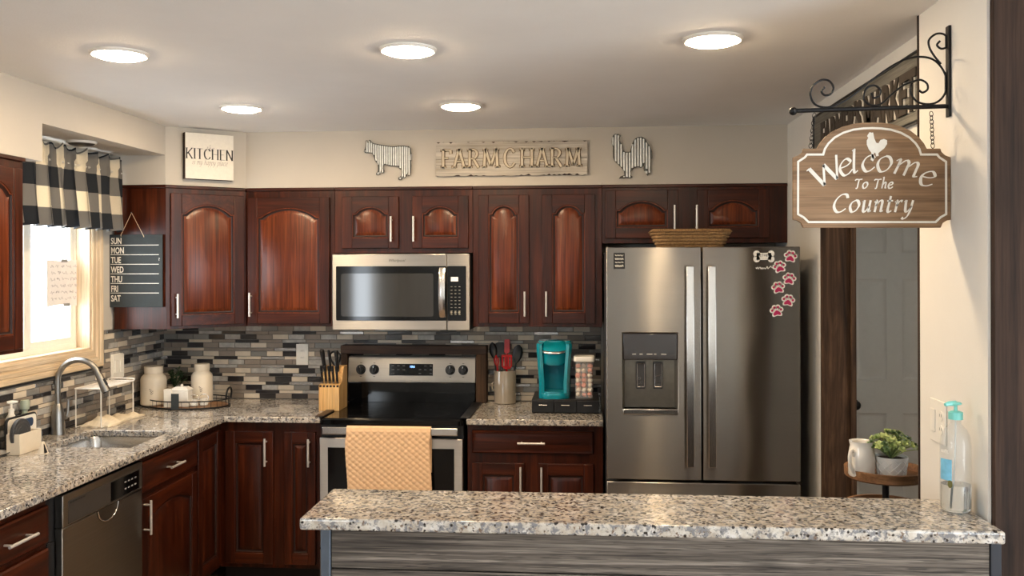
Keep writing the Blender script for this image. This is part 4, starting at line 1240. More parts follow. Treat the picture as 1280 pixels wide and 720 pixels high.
# board
OX, OY, SC = 980, 150, 5.141
z2 = lambda x, y: at(OX + x / SC, OY + y / SC, Y=QY - .006)
cx = 566
half_ = [(0, 15), (60, 17), (120, 24), (190, 42), (250, 70), (300, 108), (335, 150), (352, 184), (440, 183), (447, 205), (470, 226), (507, 240), (507, 640), (480, 646), (455, 662), (442, 692)]
out = [(cx + x, y) for x, y in half_] + [(cx - x, y) for x, y in half_[::-1] if x > 0]
SG = [z2(x, y) for x, y in out]
t = thing('welcome_sign', 'brown wooden welcome sign hanging from the iron bracket', 'sign', (z2(cx, 690).x, QY, z2(cx, 690).z))
mW = lambda a, b, k: Vector((a, QY - .006 - k, b))
so = MB().prism([(p.x, p.z) for p in SG], mW, -.012, 0).build('board', SIGNWOOD, t, smooth=30, bev=.0012)
def w2(x, y):
    p = z2(x, y); return (p.x, p.z)
st_h = [(0, 52), (55, 54), (120, 62), (185, 82), (240, 112), (280, 150), (303, 185), (314, 222), (418, 222), (432, 240), (475, 268), (476, 605), (440, 625), (408, 656)]
st_ = [(cx + x, y) for x, y in st_h] + [(cx - x, y) for x, y in st_h[::-1] if x > 0]
sp_ = [w2(*p) for p in st_]
sb = MB(); n = len(sp_); rs = []
for i in range(n):
    a, b, c = Vector(sp_[i - 1]), Vector(sp_[i]), Vector(sp_[(i + 1) % n])
    d1, d2 = (b - a).normalized(), (c - b).normalized()
    q = Vector((-(d1 + d2).y, (d1 + d2).x)); q.normalize()
    k = .0029 / max(.5, q.dot(Vector((-d1.y, d1.x))))
    rs.append([mW(*(b + q * k), 0), mW(*(b - q * k), 0), mW(*(b - q * k), .0006), mW(*(b + q * k), .0006)])
sb.rings(rs, closed=True).build('border_stripe', PAINTW, t, smooth=0)
hen = [(540, 92), (550, 78), (562, 82), (572, 80), (576, 96), (580, 118), (592, 146), (606, 150), (620, 128), (642, 122), (662, 130), (662, 155), (644, 182), (614, 206), (606, 214), (608, 230), (592, 234), (588, 214), (578, 208), (576, 228), (580, 250), (572, 266), (556, 256), (562, 230), (560, 208), (545, 190), (532, 158), (532, 132), (542, 114), (534, 104)]
MB().prism([w2(*p) for p in hen], mW, 0, .0006).build('painted_hen', PAINTW, t, smooth=0)
ppm = SC * FOC / (QY + CD) / 1.0           # zoom pixels per metre at the board
lt = MB()
u1 = (at(1200, 200, Y=QY - .006).x - at(1000, 200, Y=QY - .006).x) / (200 * SC)   # metres per zoom pixel
def glyph(ch, gx, gy, rot, size, shear=.22, W=.0062, sx=1.):
    """pen letter with its base line start at the zoom pixel (gx, gy)"""
    bx, bz = w2(gx, gy); s = size * u1; c_, s_ = math.cos(rot), math.sin(rot)
    def tf(a, b):
        x, y = (a + b * shear) * s * sx, b * s
        return (bx + x * c_ - y * s_, bz + x * s_ + y * c_)
    pen_strokes(lt, PEN[ch][1], tf, mW, W, .0030, .55 + rot, .0006)
R_ = math.radians
glyph('W', 205, 448, R_(27), 100, .0, .0108, 1.52)
glyph('e', 352, 366, R_(13), 106, .14, .0088, 1.25)
glyph('l', 438, 340, R_(8), 88, .12, .0088, 1.1)
glyph('c', 490, 334, R_(3), 106, .12, .0088, 1.25)
glyph('o', 583, 332, R_(-3), 106, .10, .0088, 1.30)
glyph('m', 688, 340, R_(-13), 104, .14, .0088, 1.45)
glyph('e', 848, 404, R_(-22), 108, .10, .0088, 1.28)
lt.build('welcome_lettering', PAINTW, t)
lt = MB()
def line(body, x0, y0, size, gaps, W, sx=1.14):
    x = x0
    for ch in body:
        if ch != ' ': glyph(ch, x, y0, 0, size, .18, W, sx)
        x += (PEN[ch][0] + gaps) * size * sx
line('To The', 448, 440, 42, .14, .0050)
lt.build('small_lettering', PAINTW, t)
lt = MB(); line('Country', 305, 592, 78, .13, .0084)
lt.build('country_lettering', PAINTW, t)
for (ax, ay), (bx, by) in (((z2(0, 0), 0), (0, 0)),):
    pass
for lab, (ua, va), (ub, vb) in (('left', (1018, 142), (1013, 184.5)), ('right', (1164, 140), (1166, 184.5))):
    a, b = at(ua, va, Y=QY), at(ub, vb, Y=QY)
    t = thing('chain', 'short black chain holding the %s shoulder of the welcome sign' % lab, 'chain', b, 'chains of the welcome sign')
    n = 9; L = (a - b).length; d = (b - a).normalized()
    for i in range(n):
        c = a + d * (L * (i + .5) / n)
        sd = Vector((1, 0, 0)) if i % 2 == 0 else Vector((.35, -.94, 0))
        hl = L / n * .68
        P = [c + d * hl * math.cos(k * math.pi / 6) + sd * .0048 * math.sin(k * math.pi / 6) for k in range(12)]
        MB().tube(P, .0011, 6, closed=True).build('link', BLACKM, t)

# ================================================================== market sign over the doorway
MX = 1.085
z0, z1 = 2.175, 2.408
ya, yb_ = -.955, -2.47
t = thing('market_sign', 'long weathered grey wooden market sign over the doorway', 'sign', (MX, (ya + yb_) / 2, z0))
fm = frame((MX - .0005, ya, z0), (0, -1, 0), (-1, 0, 0)); mw, mh = ya - yb_, z1 - z0
MB().mbox(fm, .006, mw - .006, .006, mh - .006, 0, .012).build('board', GRAYWASH, t)
fr_ = MB()
for a0, a1, b0, b1 in ((0, mw, 0, .007), (0, mw, mh - .007, mh), (0, .007, .007, mh - .007), (mw - .007, mw, .007, mh - .007)): fr_.mbox(fm, a0, a1, b0, b1, 0, .018)
fr_.build('frame', BLACKM, t)
lw, ld_ = MB(), MB()
for mb_, off, k0, ex in ((lw, .008, .012, .004), (ld_, 0, .012, .010)):
    text_mb(mb_, "FARMER'S MARKET", .185, lambda a, b, k, off=off, k0=k0: fm(mw / 2 + a + off, mh * .20 + b, k0 + k), ex, sx=.78, bold=.006)
lw.build('letter_edge', PAINTW, t); ld_.build('lettering', plain('letter_dark', srgb(66, 58, 50), .8), t)

# ================================================================== outlets and switch plates
def plate(label, m, w, h, kind, group=None, cat='outlet'):
    t = thing('wall_outlet' if kind != 'switch' else 'wall_switch', label, cat, m(w / 2, 0, 0), group)
    MB().mbox(m, 0, w, 0, h, 0, .006).build('cover_plate', WHITEP, t, bev=.002)
    n = 2 if w > .09 else 1
    for g in range(n):
        cxp = w * (g + .5) / n
        if kind == 'outlet' and g == n - 1 or n == 1 and kind == 'outlet':
            for zc in (h * .34, h * .66):
                f = MB().prism([(cxp + .016 * math.cos(a * math.pi / 8), zc + .014 * math.sin(a * math.pi / 8)) for a in range(16)], m, .006, .0078).build('socket', WHITEP, t)
                sl_ = MB()
                for dx in (-.006, .006): sl_.mbox(m, cxp + dx - .001, cxp + dx + .001, zc - .002, zc + .006, .0078, .0080)
                sl_.build('slot', DARKGAP, f)
        else:
            MB().mbox(m, cxp - .016, cxp + .016, h / 2 - .033, h / 2 + .033, .006, .010).build('rocker', WHITEP, t, bev=.002)
    return t
a, b = at(370.5, 456, Y=-.012), at(385.5, 430, Y=-.012)
plate('white duplex outlet in the mosaic backsplash left of the knife block', frame((a.x, -.0115, a.z), (1, 0, 0), (0, -1, 0)), b.x - a.x, b.z - a.z, 'outlet')
plate('white switch plate in the mosaic beside the window trim', frame((-2.5425, -.632, 1.105), (0, 1, 0), (1, 0, 0)), .115, .128, 'switch', None, 'switch')
plate('wide white outlet plate on the near right wall behind the soap bottle', frame((1.0045, -2.612, 1.205), (0, -1, 0), (-1, 0, 0)), .112, .122, 'outlet')
MB().mbox(frame((-2.553, -.636, 1.10), (0, 1, 0), (1, 0, 0)), 0, .122, 0, .137, 0, .0104).build('outlet_box', WHITEP, wall_left, bev=.002)

# ================================================================== things on the refrigerator
def fy_(x): 
    xm, hw = (.31875, .22275) if x < .545 else (.77475, .22625)
    return FYF - (.066 - .005 * ((x - xm) / hw) ** 2 + (.004 * (x - xm) / hw if xm < .5 else 0))
PINK = plain('magenta_foam', srgb(176, 32, 84), .5)
def paw(label, u, v, rot):
    p = at(u, v, Y=-.986); y = fy_(p.x) - .0005
    t = thing('paw_magnet', label, 'magnet', (p.x, y, p.z), 'paw print magnets')
    c_, s_ = math.cos(rot), math.sin(rot)
    m = lambda a, b, k: Vector((p.x + (a * c_ - b * s_), y - k, p.z + (a * s_ + b * c_)))
    toes = [(-.0205, .004, .0088, .009), (-.0085, .0165, .0088, .0095), (.0085, .0165, .0088, .0095), (.0205, .004, .0088, .009)]
    pad = [(-.016, -.022), (-.019, -.013), (-.010, -.002), (0, .004), (.010, -.002), (.019, -.013), (.016, -.022), (.007, -.021), (0, -.019), (-.007, -.021)]
    base, top = MB(), MB()
    P = smooth_line([Vector((a * 1.22, b * 1.22 + .001, 0)) for a, b in pad], 4, True)
    base.prism([(q.x, q.y) for q in P], m, 0, .002)
    P = smooth_line([Vector((a * .9, b * .9 - .001, 0)) for a, b in pad], 4, True)
    top.prism([(q.x, q.y) for q in P], m, .002, .003)
    for a, b, rx, ry in toes:
        base.prism([(a + (rx + .0028) * math.cos(k * math.pi / 8), b + (ry + .0028) * math.sin(k * math.pi / 8)) for k in range(16)], m, 0, .002)
        top.prism([(a + rx * .62 * math.cos(k * math.pi / 8), b + ry * .62 * math.sin(k * math.pi / 8)) for k in range(16)], m, .002, .003)
    base.build('white_backing', WHITEP, t); top.build('print', PINK, t)
paw('pink paw magnet highest on the right refrigerator door, at its corner', 988, 320.5, -.15)
paw('pink paw magnet just right of the white script under the bone', 974, 333.5, .25)
paw('pink paw magnet third from the top, by the refrigerator edge', 986.5, 348.5, -.15)
paw('pink paw magnet fourth from the top, in the left hand column', 972.5, 359.5, .15)
paw('pink paw magnet fifth from the top, in the right hand column', 985, 375.5, -.15)
paw('pink paw magnet lowest of all on the refrigerator', 970.5, 388.5, .15)
p = at(954.5, 320.5, Y=-.986); y = fy_(p.x) - .0005
t = thing('bone_magnet', 'white bone shaped magnet with dark lettering', 'magnet', (p.x, y, p.z - .02))
m = lambda a, b, k: Vector((p.x + a, y - k, p.z + b))
bn = MB().mbox(m, -.034, .034, -.0165, .0165, 0, .003)
for a in (-.033, .033):
    for b in (-.0125, .0125): bn.prism([(a + .0155 * math.cos(k * math.pi / 10), b + .0155 * math.sin(k * math.pi / 10)) for k in range(20)], m, 0, .003)
bn.build('bone', WHITEP, t)
lt = MB(); text_mb(lt, 'PETHER', .0165, lambda a, b, k: m(a, b - .0005, .0031 + k), .0004, sx=.95, spacing=1.1)
pen_strokes(lt, [('s', [(-.014 + .0028 * i, -.009 + .0014 * (-1) ** i) for i in range(11)])], lambda a, b: (a, b), m, .0007, .0006, .6, .0004, .0031)
lt.build('lettering', PAINTB, t)
p = at(956, 334.5, Y=-.986); y2_ = fy_(p.x) - .0004
lt = MB(); rq = random.Random(7)
m = lambda a, b, k: Vector((p.x + a, y2_ - k, p.z + b))
pen_strokes(lt, [('s', [(-.042 + .004 * i, rq.uniform(-.008, .008) + (.004 if i % 5 == 0 else 0)) for i in range(22)])], lambda a, b: (a, b), m, .0030, .0022, .6, .0005)
lt.solo('script_magnet', WHITEP, 'thin white script word under the bone magnet', 'magnet')
a, b = at(767, 336, Y=-.986), at(781, 316, Y=-.986); y3 = fy_(.155) - .001
t = thing('square_magnet', 'small black magnet with white script on the left refrigerator door', 'magnet', ((a.x + b.x) / 2, y3, a.z))
m = lambda q, r, k: Vector((a.x + q, y3 - k, a.z + r))
w_, h_ = b.x - a.x, b.z - a.z
MB().mbox(m, 0, w_, 0, h_, 0, .003).build('card', BLACKP, t, bev=.001)
lt = MB()
for j, (n, am) in enumerate(((6, .004), (9, .005), (5, .003), (9, .006))):
    zc = h_ * (.84 - .22 * j)
    pen_strokes(lt, [('s', [(w_ * (.14 + .72 * i / n), zc + am * (-1) ** i * (.6 + .4 * rq.random())) for i in range(n + 1)])], lambda q, r: (q, r), m, .003, .0018, .6, .0005, .003)
lt.build('script', PAINTW, t)

# woven basket on top of the refrigerator
STRAW = plain('sea_grass', srgb(150, 116, 76), .85, vary=.35, nscale=90, bmp=.8, bscale=160)
bx0, bx1, by0, by1 = .330, .695, -.885, -.66
t = thing('basket', 'shallow woven seagrass basket on top of the refrigerator', 'basket', ((bx0 + bx1) / 2, (by0 + by1) / 2, 1.7765))
for k in range(6):
    f = k / 5; e = .034 * (1 - f)
    z = 1.786 + .080 * f
    P = rrect(bx0 + e, bx1 - e, by0 + e, by1 - e, .045, z, 5)
    Q = []
    for i in range(len(P)):
        a_, b_ = P[i], P[(i + 1) % len(P)]; n = max(1, int((b_ - a_).length / .012))
        Q += [a_ + (b_ - a_) * j / n for j in range(n)]
    for i, q in enumerate(Q): q.z += .0012 * math.sin(i * 1.9 + k)
    MB().tube(Q, [.0088 + .0012 * math.sin(i * 1.3 + k * 2) for i in range(len(Q))], 8, closed=True).build('coil', STRAW, t)
P = rrect(bx0 - .002, bx1 + .002, by0 - .002, by1 + .002, .046, 1.875, 8); wr = MB()
Q = []
for i in range(len(P)):
    a_, b_ = P[i], P[(i + 1) % len(P)]; n = max(1, int((b_ - a_).length / .008)); Q += [a_ + (b_ - a_) * j / n for j in range(n)]
for i in range(0, len(Q), 1):
    q = Q[i]; d = (Q[(i + 1) % len(Q)] - Q[i - 1]).normalized(); o_ = Vector((-d.y, d.x, 0))
    wr.tube([q + o_ * .011 - d * .004, q + Vector((0, 0, .009)), q - o_ * .011 + d * .004, q - Vector((0, 0, .007))], .0042, 5, closed=True)
wr.build('wrapped_rim', STRAW, t)
MB().prism([(p_.x, p_.y) for p_ in rrect(bx0 + .034, bx1 - .034, by0 + .034, by1 - .034, .03, 0)], vert, 1.7768, 1.786).build('base', STRAW, t)
# ================================================================== towel on the oven door
def oven_towel():
    x0, x1 = at(433, 560, Y=-.71).x, at(538.5, 560, Y=-.71).x
    NU, NV = 132, 96
    path = [(-.6795, .64), (-.6795, .86), (-.681, .873), (-.688, .8785), (-.698, .8785), (-.7065, .873), (-.709, .86), (-.711, .70), (-.712, .50)]
    L = [0]
    for a, b in zip(path, path[1:]): L.append(L[-1] + math.hypot(b[0] - a[0], b[1] - a[1]))
    def pt(s):
        for i in range(len(L) - 1):
            if s <= L[i + 1] + 1e-9:
                f = (s - L[i]) / (L[i + 1] - L[i]); a, b = path[i], path[i + 1]
                return a[0] + (b[0] - a[0]) * f, a[1] + (b[1] - a[1]) * f
        return path[-1]
    V, Fc = [], []
    for j in range(NV + 1):
        s = L[-1] * (.32 + .68 * j / NV) if j > 8 else L[-1] * (.32 * j / 8 if j else 0)
        y, z = pt(s)
        for i in range(NU + 1):
            x = x0 + (x1 - x0) * i / NU
            hgt = 0
            if j > 16:
                a = math.pi * (x / .037 + z / .030); b = math.pi * (x / .037 - z / .030)
                hgt = .0042 * math.sqrt(abs(math.cos(a) * math.cos(b)))
            wob = .0025 * math.sin(9 * x + 3 * z) * max(0, min(1, (.85 - z) / .3)) if j > 16 else 0
            dx = .006 * math.sin(14 * z) * (1 if i in (0, NU) else .4) if j > 24 else 0
            V.append(Vector((x + dx, y - hgt - abs(wob), z)))
    for j in range(NV):
        for i in range(NU):
            a = j * (NU + 1) + i; Fc.append((a, a + 1, a + NU + 2, a + NU + 1))
    mb = MB().add(V, Fc)
    o = mb.solo('oven_towel', plain('tan_cotton', srgb(234, 194, 152), .9, vary=.06, nscale=40, bmp=.3, bscale=900), 'tan quilted hand towel hanging over the oven door handle', 'towel', smooth=60)
    md = o.modifiers.new('thick', 'SOLIDIFY'); md.thickness = .0025; md.offset = 1
oven_towel()

# ================================================================== corner tray with canisters
tx_, ty_, ta, tb = -2.255, -.315, .228, .152
t = thing('wire_tray', 'oval black wire tray with wood base in the corner', 'tray', (tx_, ty_, ZT))
el = lambda s, k=1.: [Vector((tx_ + ta * k * math.cos(2 * math.pi * i / 48), ty_ + tb * k * math.sin(2 * math.pi * i / 48), s)) for i in range(48)]
MB().rings([el(ZT + .0006, .97), el(ZT + .010, .97)]).build('base', TRAYWOOD, t, bev=.001)
MB().tube(el(ZT + .006), .0045, 8, closed=True).tube(el(ZT + .045), .0035, 8, closed=True).build('rail', BLACKM, t)
for i in range(34):
    a = 2 * math.pi * i / 34
    x, y = tx_ + ta * math.cos(a), ty_ + tb * math.sin(a)
    MB().tube([(x, y, ZT + .004), (x, y, ZT + .046)], .0012, 5).build('wire', BLACKM, t)
for s in (-1, 1):
    P = smooth_line([Vector((tx_ + s * ta, ty_ - .035, ZT + .045)), Vector((tx_ + s * (ta + .004), ty_ - .034, ZT + .085)), Vector((tx_ + s * (ta + .006), ty_ - .015, ZT + .105)), Vector((tx_ + s * (ta + .006), ty_ + .015, ZT + .105)), Vector((tx_ + s * (ta + .004), ty_ + .034, ZT + .085)), Vector((tx_ + s * ta, ty_ + .035, ZT + .045))], 5)
    MB().tube(P, .0055, 8).build('handle', BLACKM, t)
pa, pb_ = at(214.5, 507, Y=ty_ - tb), at(224, 487, Y=ty_ - tb)
MB().box(pa.x, pb_.x, ty_ - tb - .008, ty_ - tb - .0035, ZT + .004, ZT + .092).build('label_plate', CHALK, t, bev=.001)
TB = ZT + .0105
def canister(label, u, Y, vtop, r, mark):
    c = at(u, 490, Y=Y); x = c.x; H = at(u, vtop, Y=Y).z - TB
    t = thing('canister', label, 'canister', (x, Y, TB), 'cream canisters')
    pr_ = [(0, 0), (r * .92, 0), (r, .006), (r * 1.0, H * .66), (r * .94, H * .73), (r * .74, H * .79), (r * .68, H * .805), (r * .68, H * .82)]
    MB().lathe(x, Y, [(a, TB + b) for a, b in pr_] + [(0, TB + H * .82)], 32).build('body', CREAM, t)
    MB().lathe(x, Y, [(0, TB + H * .822), (r * .70, TB + H * .822), (r * .72, TB + H * .83), (r * .72, TB + H * .985), (r * .68, TB + H), (0, TB + H)], 32).build('lid', CREAM, t)
    mk = MB()
    for j in range(3):
        a0 = -1.25 + .05 * j; zc = TB + H * (.42 - .05 * j)
        P = [(.012 * (i - 3), .006 * math.sin(i * 2 + j)) for i in range(4 + j % 2)]
        for i in range(len(P) - 1):
            ang = a0 + P[i][0] * 6; an2 = a0 + P[i + 1][0] * 6
            mk.tube([(x + r * 1.003 * math.cos(q), Y + r * 1.003 * math.sin(q), zc + z_) for q, z_ in ((ang, P[i][1]), (an2, P[i + 1][1]))], .0013, 5)
    mk.build('script_mark', plain('canister_ink', srgb(110, 96, 84), .6), t)
canister('wide cream lidded canister standing at the left of the wire tray', 192, -.33, 457.5, .071, 0)
canister('slimmer cream lidded canister standing at the right of the wire tray', 252.5, -.235, 454.5, .060, 0)

def leaf_faces(mb, base, d, up, L, W, curl=.2):
    d = d.normalized(); s = d.cross(up).normalized(); n = s.cross(d)
    P = []
    for f, w in ((0, .12), (.3, .8), (.6, 1.), (.85, .6), (1, .05)):
        c = base + d * (L * f) - n * (curl * L * f * f) 
        P.append((c - s * W * w * .5 + n * W * .12 * w, c, c + s * W * w * .5 + n * W * .12 * w))
    v = [q for r in P for q in r]; f = []
    for i in range(4):
        a = i * 3; f += [(a, a + 1, a + 4, a + 3), (a + 1, a + 2, a + 5, a + 4)]
    mb.add(v, f)
rp = random.Random(21)
def rdir(zmin=.0):
    while True:
        v = Vector((rp.uniform(-1, 1), rp.uniform(-1, 1), rp.uniform(zmin, 1)))
        if .2 < v.length < 1: return v.normalized()

px_ = at(218, 480, Y=-.20)
t = thing('potted_plant', 'small dark green plant in a white pot at the back of tray', 'plant', (px_.x, -.20, TB))
MB().lathe(px_.x, -.20, [(0, TB), (.034, TB), (.042, TB + .085), (.039, TB + .085), (.036, TB + .075), (0, TB + .075)], 24).build('pot', CREAM, t)
DGREEN = plain('dark_leaf', srgb(52, 74, 46), .5, vary=.35, nscale=30)
for k in range(16):
    d = rdir(.15); d.x *= 1.2; st = Vector((px_.x, -.20, TB + .075)); tip = st + Vector((d.x * .062, d.y * .05, .02 + d.z * .095))
    lf = MB(); lf.tube([st, (st + tip) / 2 + Vector((0, 0, .01)), tip], .0014, 5)
    for j in range(7):
        b_ = st + (tip - st) * (.35 + .65 * j / 6)
        leaf_faces(lf, b_, rdir(-.3), Vector((0, 0, 1)) + Vector((.01, .02, 0)), .026, .013)
    o = lf.build('sprig', DGREEN, t, smooth=60)

a = at(206.5, 507, Y=-.42)
MB().box(a.x, a.x + .044, -.440, -.405, TB, at(206, 486, Y=-.42).z).solo('white_block', WHITEP, 'small upright white block at the front left in tray', 'ornament', bev=.002)
a = at(225.5, 503, Y=-.405); ztop = at(225, 483, Y=-.405).z
t = thing('lidded_jar', 'squat white house shaped lidded jar at the tray front', 'jar', (a.x + .005, -.395, TB))
w = .048
xj = a.x + .005
MB().rings([[Vector((xj + sx_ * w * f, -.395 + sy_ * .032 * f, z)) for sx_, sy_ in ((-1, -1), (1, -1), (1, 1), (-1, 1))] for f, z in ((.96, TB), (1, TB + .004), (1, ztop - .024))]).build('body', CERAMIC, t, bev=.003)
MB().rings([[Vector((xj + sx_ * w * f, -.395 + sy_ * .032 * f, z)) for sx_, sy_ in ((-1, -1), (1, -1), (1, 1), (-1, 1))] for f, z in ((1.06, ztop - .0235), (1.06, ztop - .016), (.62, ztop))]).build('lid', CERAMIC, t, bev=.002)
MB().sphere((xj, -.395, ztop + .006), (.008, .008, .007), 12, 8).build('knob', CERAMIC, t)
for lab, u, Y in (('clear glass jar with wire bail, beside the white lidded jar', 242.5, -.385), ('clear glass jar with wire bail, towards the tray right end', 255, -.355)):
    c = at(u, 496, Y=Y); t = thing('glass_jar', lab, 'jar', (c.x, Y, TB), 'small glass jars on the tray')
    MB().lathe(c.x, Y, [(0, TB), (.024, TB), (.026, TB + .004), (.026, TB + .036), (.020, TB + .042), (.018, TB + .042), (.0235, TB + .036), (.0235, TB + .005), (0, TB + .005)], 20).build('glass', plain('jar_glass', (.9, .92, .9), .03, vary=.01, alpha=.16, coat=.6), t)
    MB().tube(smooth_line([Vector((c.x - .026, Y, TB + .034)), Vector((c.x - .022, Y, TB + .056)), Vector((c.x, Y, TB + .064)), Vector((c.x + .022, Y, TB + .056)), Vector((c.x + .026, Y, TB + .034))], 5), .0016, 6).build('wire_bail', SATIN, t)
    MB().lathe(c.x, Y, [(0, TB + .0055), (.0225, TB + .0055), (.0225, TB + .025), (0, TB + .025)], 16).build('contents', WHITEP, t)

# ================================================================== knife block
KY = -.44
k0, k1 = at(398.5, 500, Y=KY).x, at(424, 500, Y=KY).x
zf = at(410, 482, Y=KY).z
t = thing('knife_block', 'pale wooden knife block beside the range', 'knife block', ((k0 + k1) / 2, KY + .08, ZT))
zb = zf + .075
prof = [(KY, ZT + .0004), (KY + .17, ZT + .0004), (KY + .17, zb + .02), (KY + .10, zb + .02), (KY + .055, zf + .012), (KY + .002, zf), (KY, zf - .004)]
MB().prism(prof, lambda a, b, k: Vector((k0 + k, a, b)), 0, k1 - k0).build('block', OAKBLOCK, t, bev=.0015)
sl_ = MB()
for i in range(6):
    x = k0 + (k1 - k0) * (i + .5) / 6
    sl_.box(x - .006, x + .006, KY - .0004, KY + .01, zf - .009, zf + .0012)
sl_.build('slot', DARKGAP, t)
STEELP = plain('knife_steel', srgb(190, 188, 184), .25, 1.)
def knife(label, x, y, z, L, w, lean=(0, -.25), group='black knife handles in the block'):
    d = Vector((lean[0], lean[1], 1)).normalized()
    t = thing('knife', label, 'knife', (x, y, z), group)
    p = Vector((x, y, z)); s = Vector((1, 0, 0)); n = d.cross(s).normalized()
    rs = []
    for f, ww in ((0, .72), (.08, .9), (.45, .82), (.8, 1.05), (.95, 1.0), (1., .7)):
        c = p + d * (.012 + L * f)
        rs.append([c + s * w * ww * .5 * math.cos(k * math.pi / 5) + n * w * ww * .62 * math.sin(k * math.pi / 5) for k in range(10)])
    MB().rings(rs).build('grip', BLACKP, t)
    MB().rings([[p + d * q + s * w * .42 * math.cos(k * math.pi / 5) + n * w * .5 * math.sin(k * math.pi / 5) for k in range(10)] for q in (.0012, .0125)]).build('bolster', STEELP, t)
    rv_ = MB()
    for f in (.3, .65): rv_.tube([p + d * (.012 + L * f) - n * w * .60, p + d * (.012 + L * f) - n * w * .665], .0022, 8)
    rv_.build('rivet', STEELP, t)
    return t
names = ('first', 'second', 'third', 'fourth', 'fifth')
for i in range(5):
    knife('%s steak knife from the left in the lower row of the block' % names[i], k0 + (k1 - k0) * (i + .6) / 5.4, KY + .03, zf + .0075, .088, .015, (-.05, -.13))
zr = lambda y: zf + .012 + (zb + .008 - zf) * (y - KY - .055) / .045
knife('tall thick black knife handle at the upper left of the block', k0 + .012, KY + .082, zr(KY + .082) + .006, .112, .026, (-.12, -.10))
knife('slim black sharpening steel handle in the middle of block', k0 + .046, KY + .082, zr(KY + .082) + .006, .11, .014, (-.09, -.10))
knife('thick black knife handle at the upper right of the block', k0 + .085, KY + .082, zr(KY + .082) + .006, .108, .024, (-.06, -.10))
t = thing('scissors', 'black kitchen scissors with loop handles at the block top', 'scissors', (k0 + .062, KY + .115, zb + .0215))
MB().tube(smooth_line([Vector((k0 + .058, KY + .118, zb + .021)), Vector((k0 + .036, KY + .116, zb + .055)), Vector((k0 + .034, KY + .112, zb + .088)), Vector((k0 + .062, KY + .110, zb + .102)), Vector((k0 + .088, KY + .112, zb + .086)), Vector((k0 + .086, KY + .116, zb + .052)), Vector((k0 + .066, KY + .118, zb + .021))], 5), .0055, 8).build('loop_handle', BLACKP, t)
MB().box(k0 + .054, k0 + .070, KY + .114, KY + .120, zb + .0205, zb + .045).build('shank', STEELP, t)

# ================================================================== utensil crock
CRX, CRY, CRR, CRH = at(631.5, 490, Y=-.085).x, -.088, .064, .190
TAUPE = plain('taupe_glaze', srgb(150, 138, 122), .18, vary=.04, coat=.5)
t = thing('utensil_crock', 'taupe glazed utensil crock on the right worktop', 'crock', (CRX, CRY, ZT))
MB().lathe(CRX, CRY, [(0, ZT + .0004), (CRR - .004, ZT + .0004), (CRR, ZT + .005), (CRR, ZT + CRH - .004), (CRR - .002, ZT + CRH), (CRR - .005, ZT + CRH), (CRR - .006, ZT + .02), (0, ZT + .012)], 40).build('body', TAUPE, t)
MB().tube(smooth_line([Vector((CRX - CRR + .002, CRY - .02, ZT + .125)), Vector((CRX - CRR - .010, CRY - .022, ZT + .11)), Vector((CRX - CRR - .008, CRY - .022, ZT + .085)), Vector((CRX - CRR + .002, CRY - .02, ZT + .075))], 5), .004, 8).build('side_loop', TAUPE, t)
RED = plain('red_silicone', srgb(190, 24, 30), .3, vary=.1, coat=.2)
def utensil(name, label, u, vtop, y, head, m, hm, hw=.030, hh=.075, lean=0.):
    top = at(u, vtop, Y=y); b = Vector((CRX + lean, CRY + .0, ZT + .03))
    t = thing(name, label, 'utensil', b, 'utensils in the crock')
    d = (top - b).normalized(); L = (top - b).length
    s = Vector((1, 0, 0)); s = (s - d * s.dot(d)).normalized(); n = d.cross(s)
    e = b + d * (L - hh)
    MB().tube([b, b + d * (L - hh) * .6, e], [.004, .005, .0055], 8).build('stem', m, t)
    mh = lambda a, c, k: e + s * a + d * c + n * k
    h = MB()
    if head == 'spoon':
        rs = []
        for f, w in ((0, .25), (.12, .6), (.35, .95), (.6, 1.), (.85, .75), (1., .2)):
            rs.append([mh(hw * w * math.cos(k * math.pi / 6), hh * f, .008 * math.sin(k * math.pi / 6) + .010 * (1 - (2 * f - 1) ** 2)) for k in range(12)])
        h.rings(rs)
    elif head == 'turner':
        P = [(-.5, 0), (.5, 0), (1, .18), (1., .9), (.8, 1), (-.8, 1), (-1, .9), (-1, .18)]
        xs = [-hw, -hw * .72, -hw * .46, -hw * .16, hw * .16, hw * .46, hw * .72, hw]
        h.cells(xs, [0, hh * .18, hh * .86, hh], 0, .004, gone=[(1, 1), (3, 1), (5, 1)])
        h.v = [mh(p.x * (.55 + .45 * min(1, p.y / (hh * .18))), p.y, p.z) for p in h.v]
    elif head == 'spatula':
        h.prism([(p.x, p.y) for p in rrect(-hw, hw, 0, hh, .008, 0)], mh, -.004, .004)
    elif head == 'handle':
        h.tube([e, e + d * hh * .3, e + d * hh * .8, e + d * hh], [.008, .012, .013, .008], 10)
    elif head == 'whisk':
        for q in range(4):
            a = q * math.pi / 4
            P = [e + (s * math.cos(a) + n * math.sin(a)) * (hw * math.sin(math.pi * i / 8) * sg) + d * hh * (i / 8) for sg in (1,) for i in range(9)]
            Q = [e - (s * math.cos(a) + n * math.sin(a)) * (hw * math.sin(math.pi * i / 8)) + d * hh * (i / 8) for i in range(9)]
            h.tube(P, .0016, 5).tube(Q, .0016, 5)
    h.build('head', hm, t, smooth=40, bev=.001 if head in ('turner', 'spatula') else 0)
    return t
utensil('serving_spoon', 'black spoon at the far left of the crock', 615, 428, -.05, 'spoon', BLACKP, BLACKP, .023, .095, -.030)
utensil('spatula', 'black flat spatula behind the red spatula in the crock', 625, 428, -.035, 'spatula', BLACKP, BLACKP, .024, .085, -.012)
utensil('spatula', 'tall red silicone spatula rising highest from the crock', 634, 424, -.055, 'spatula', RED, RED, .016, .080, .006)
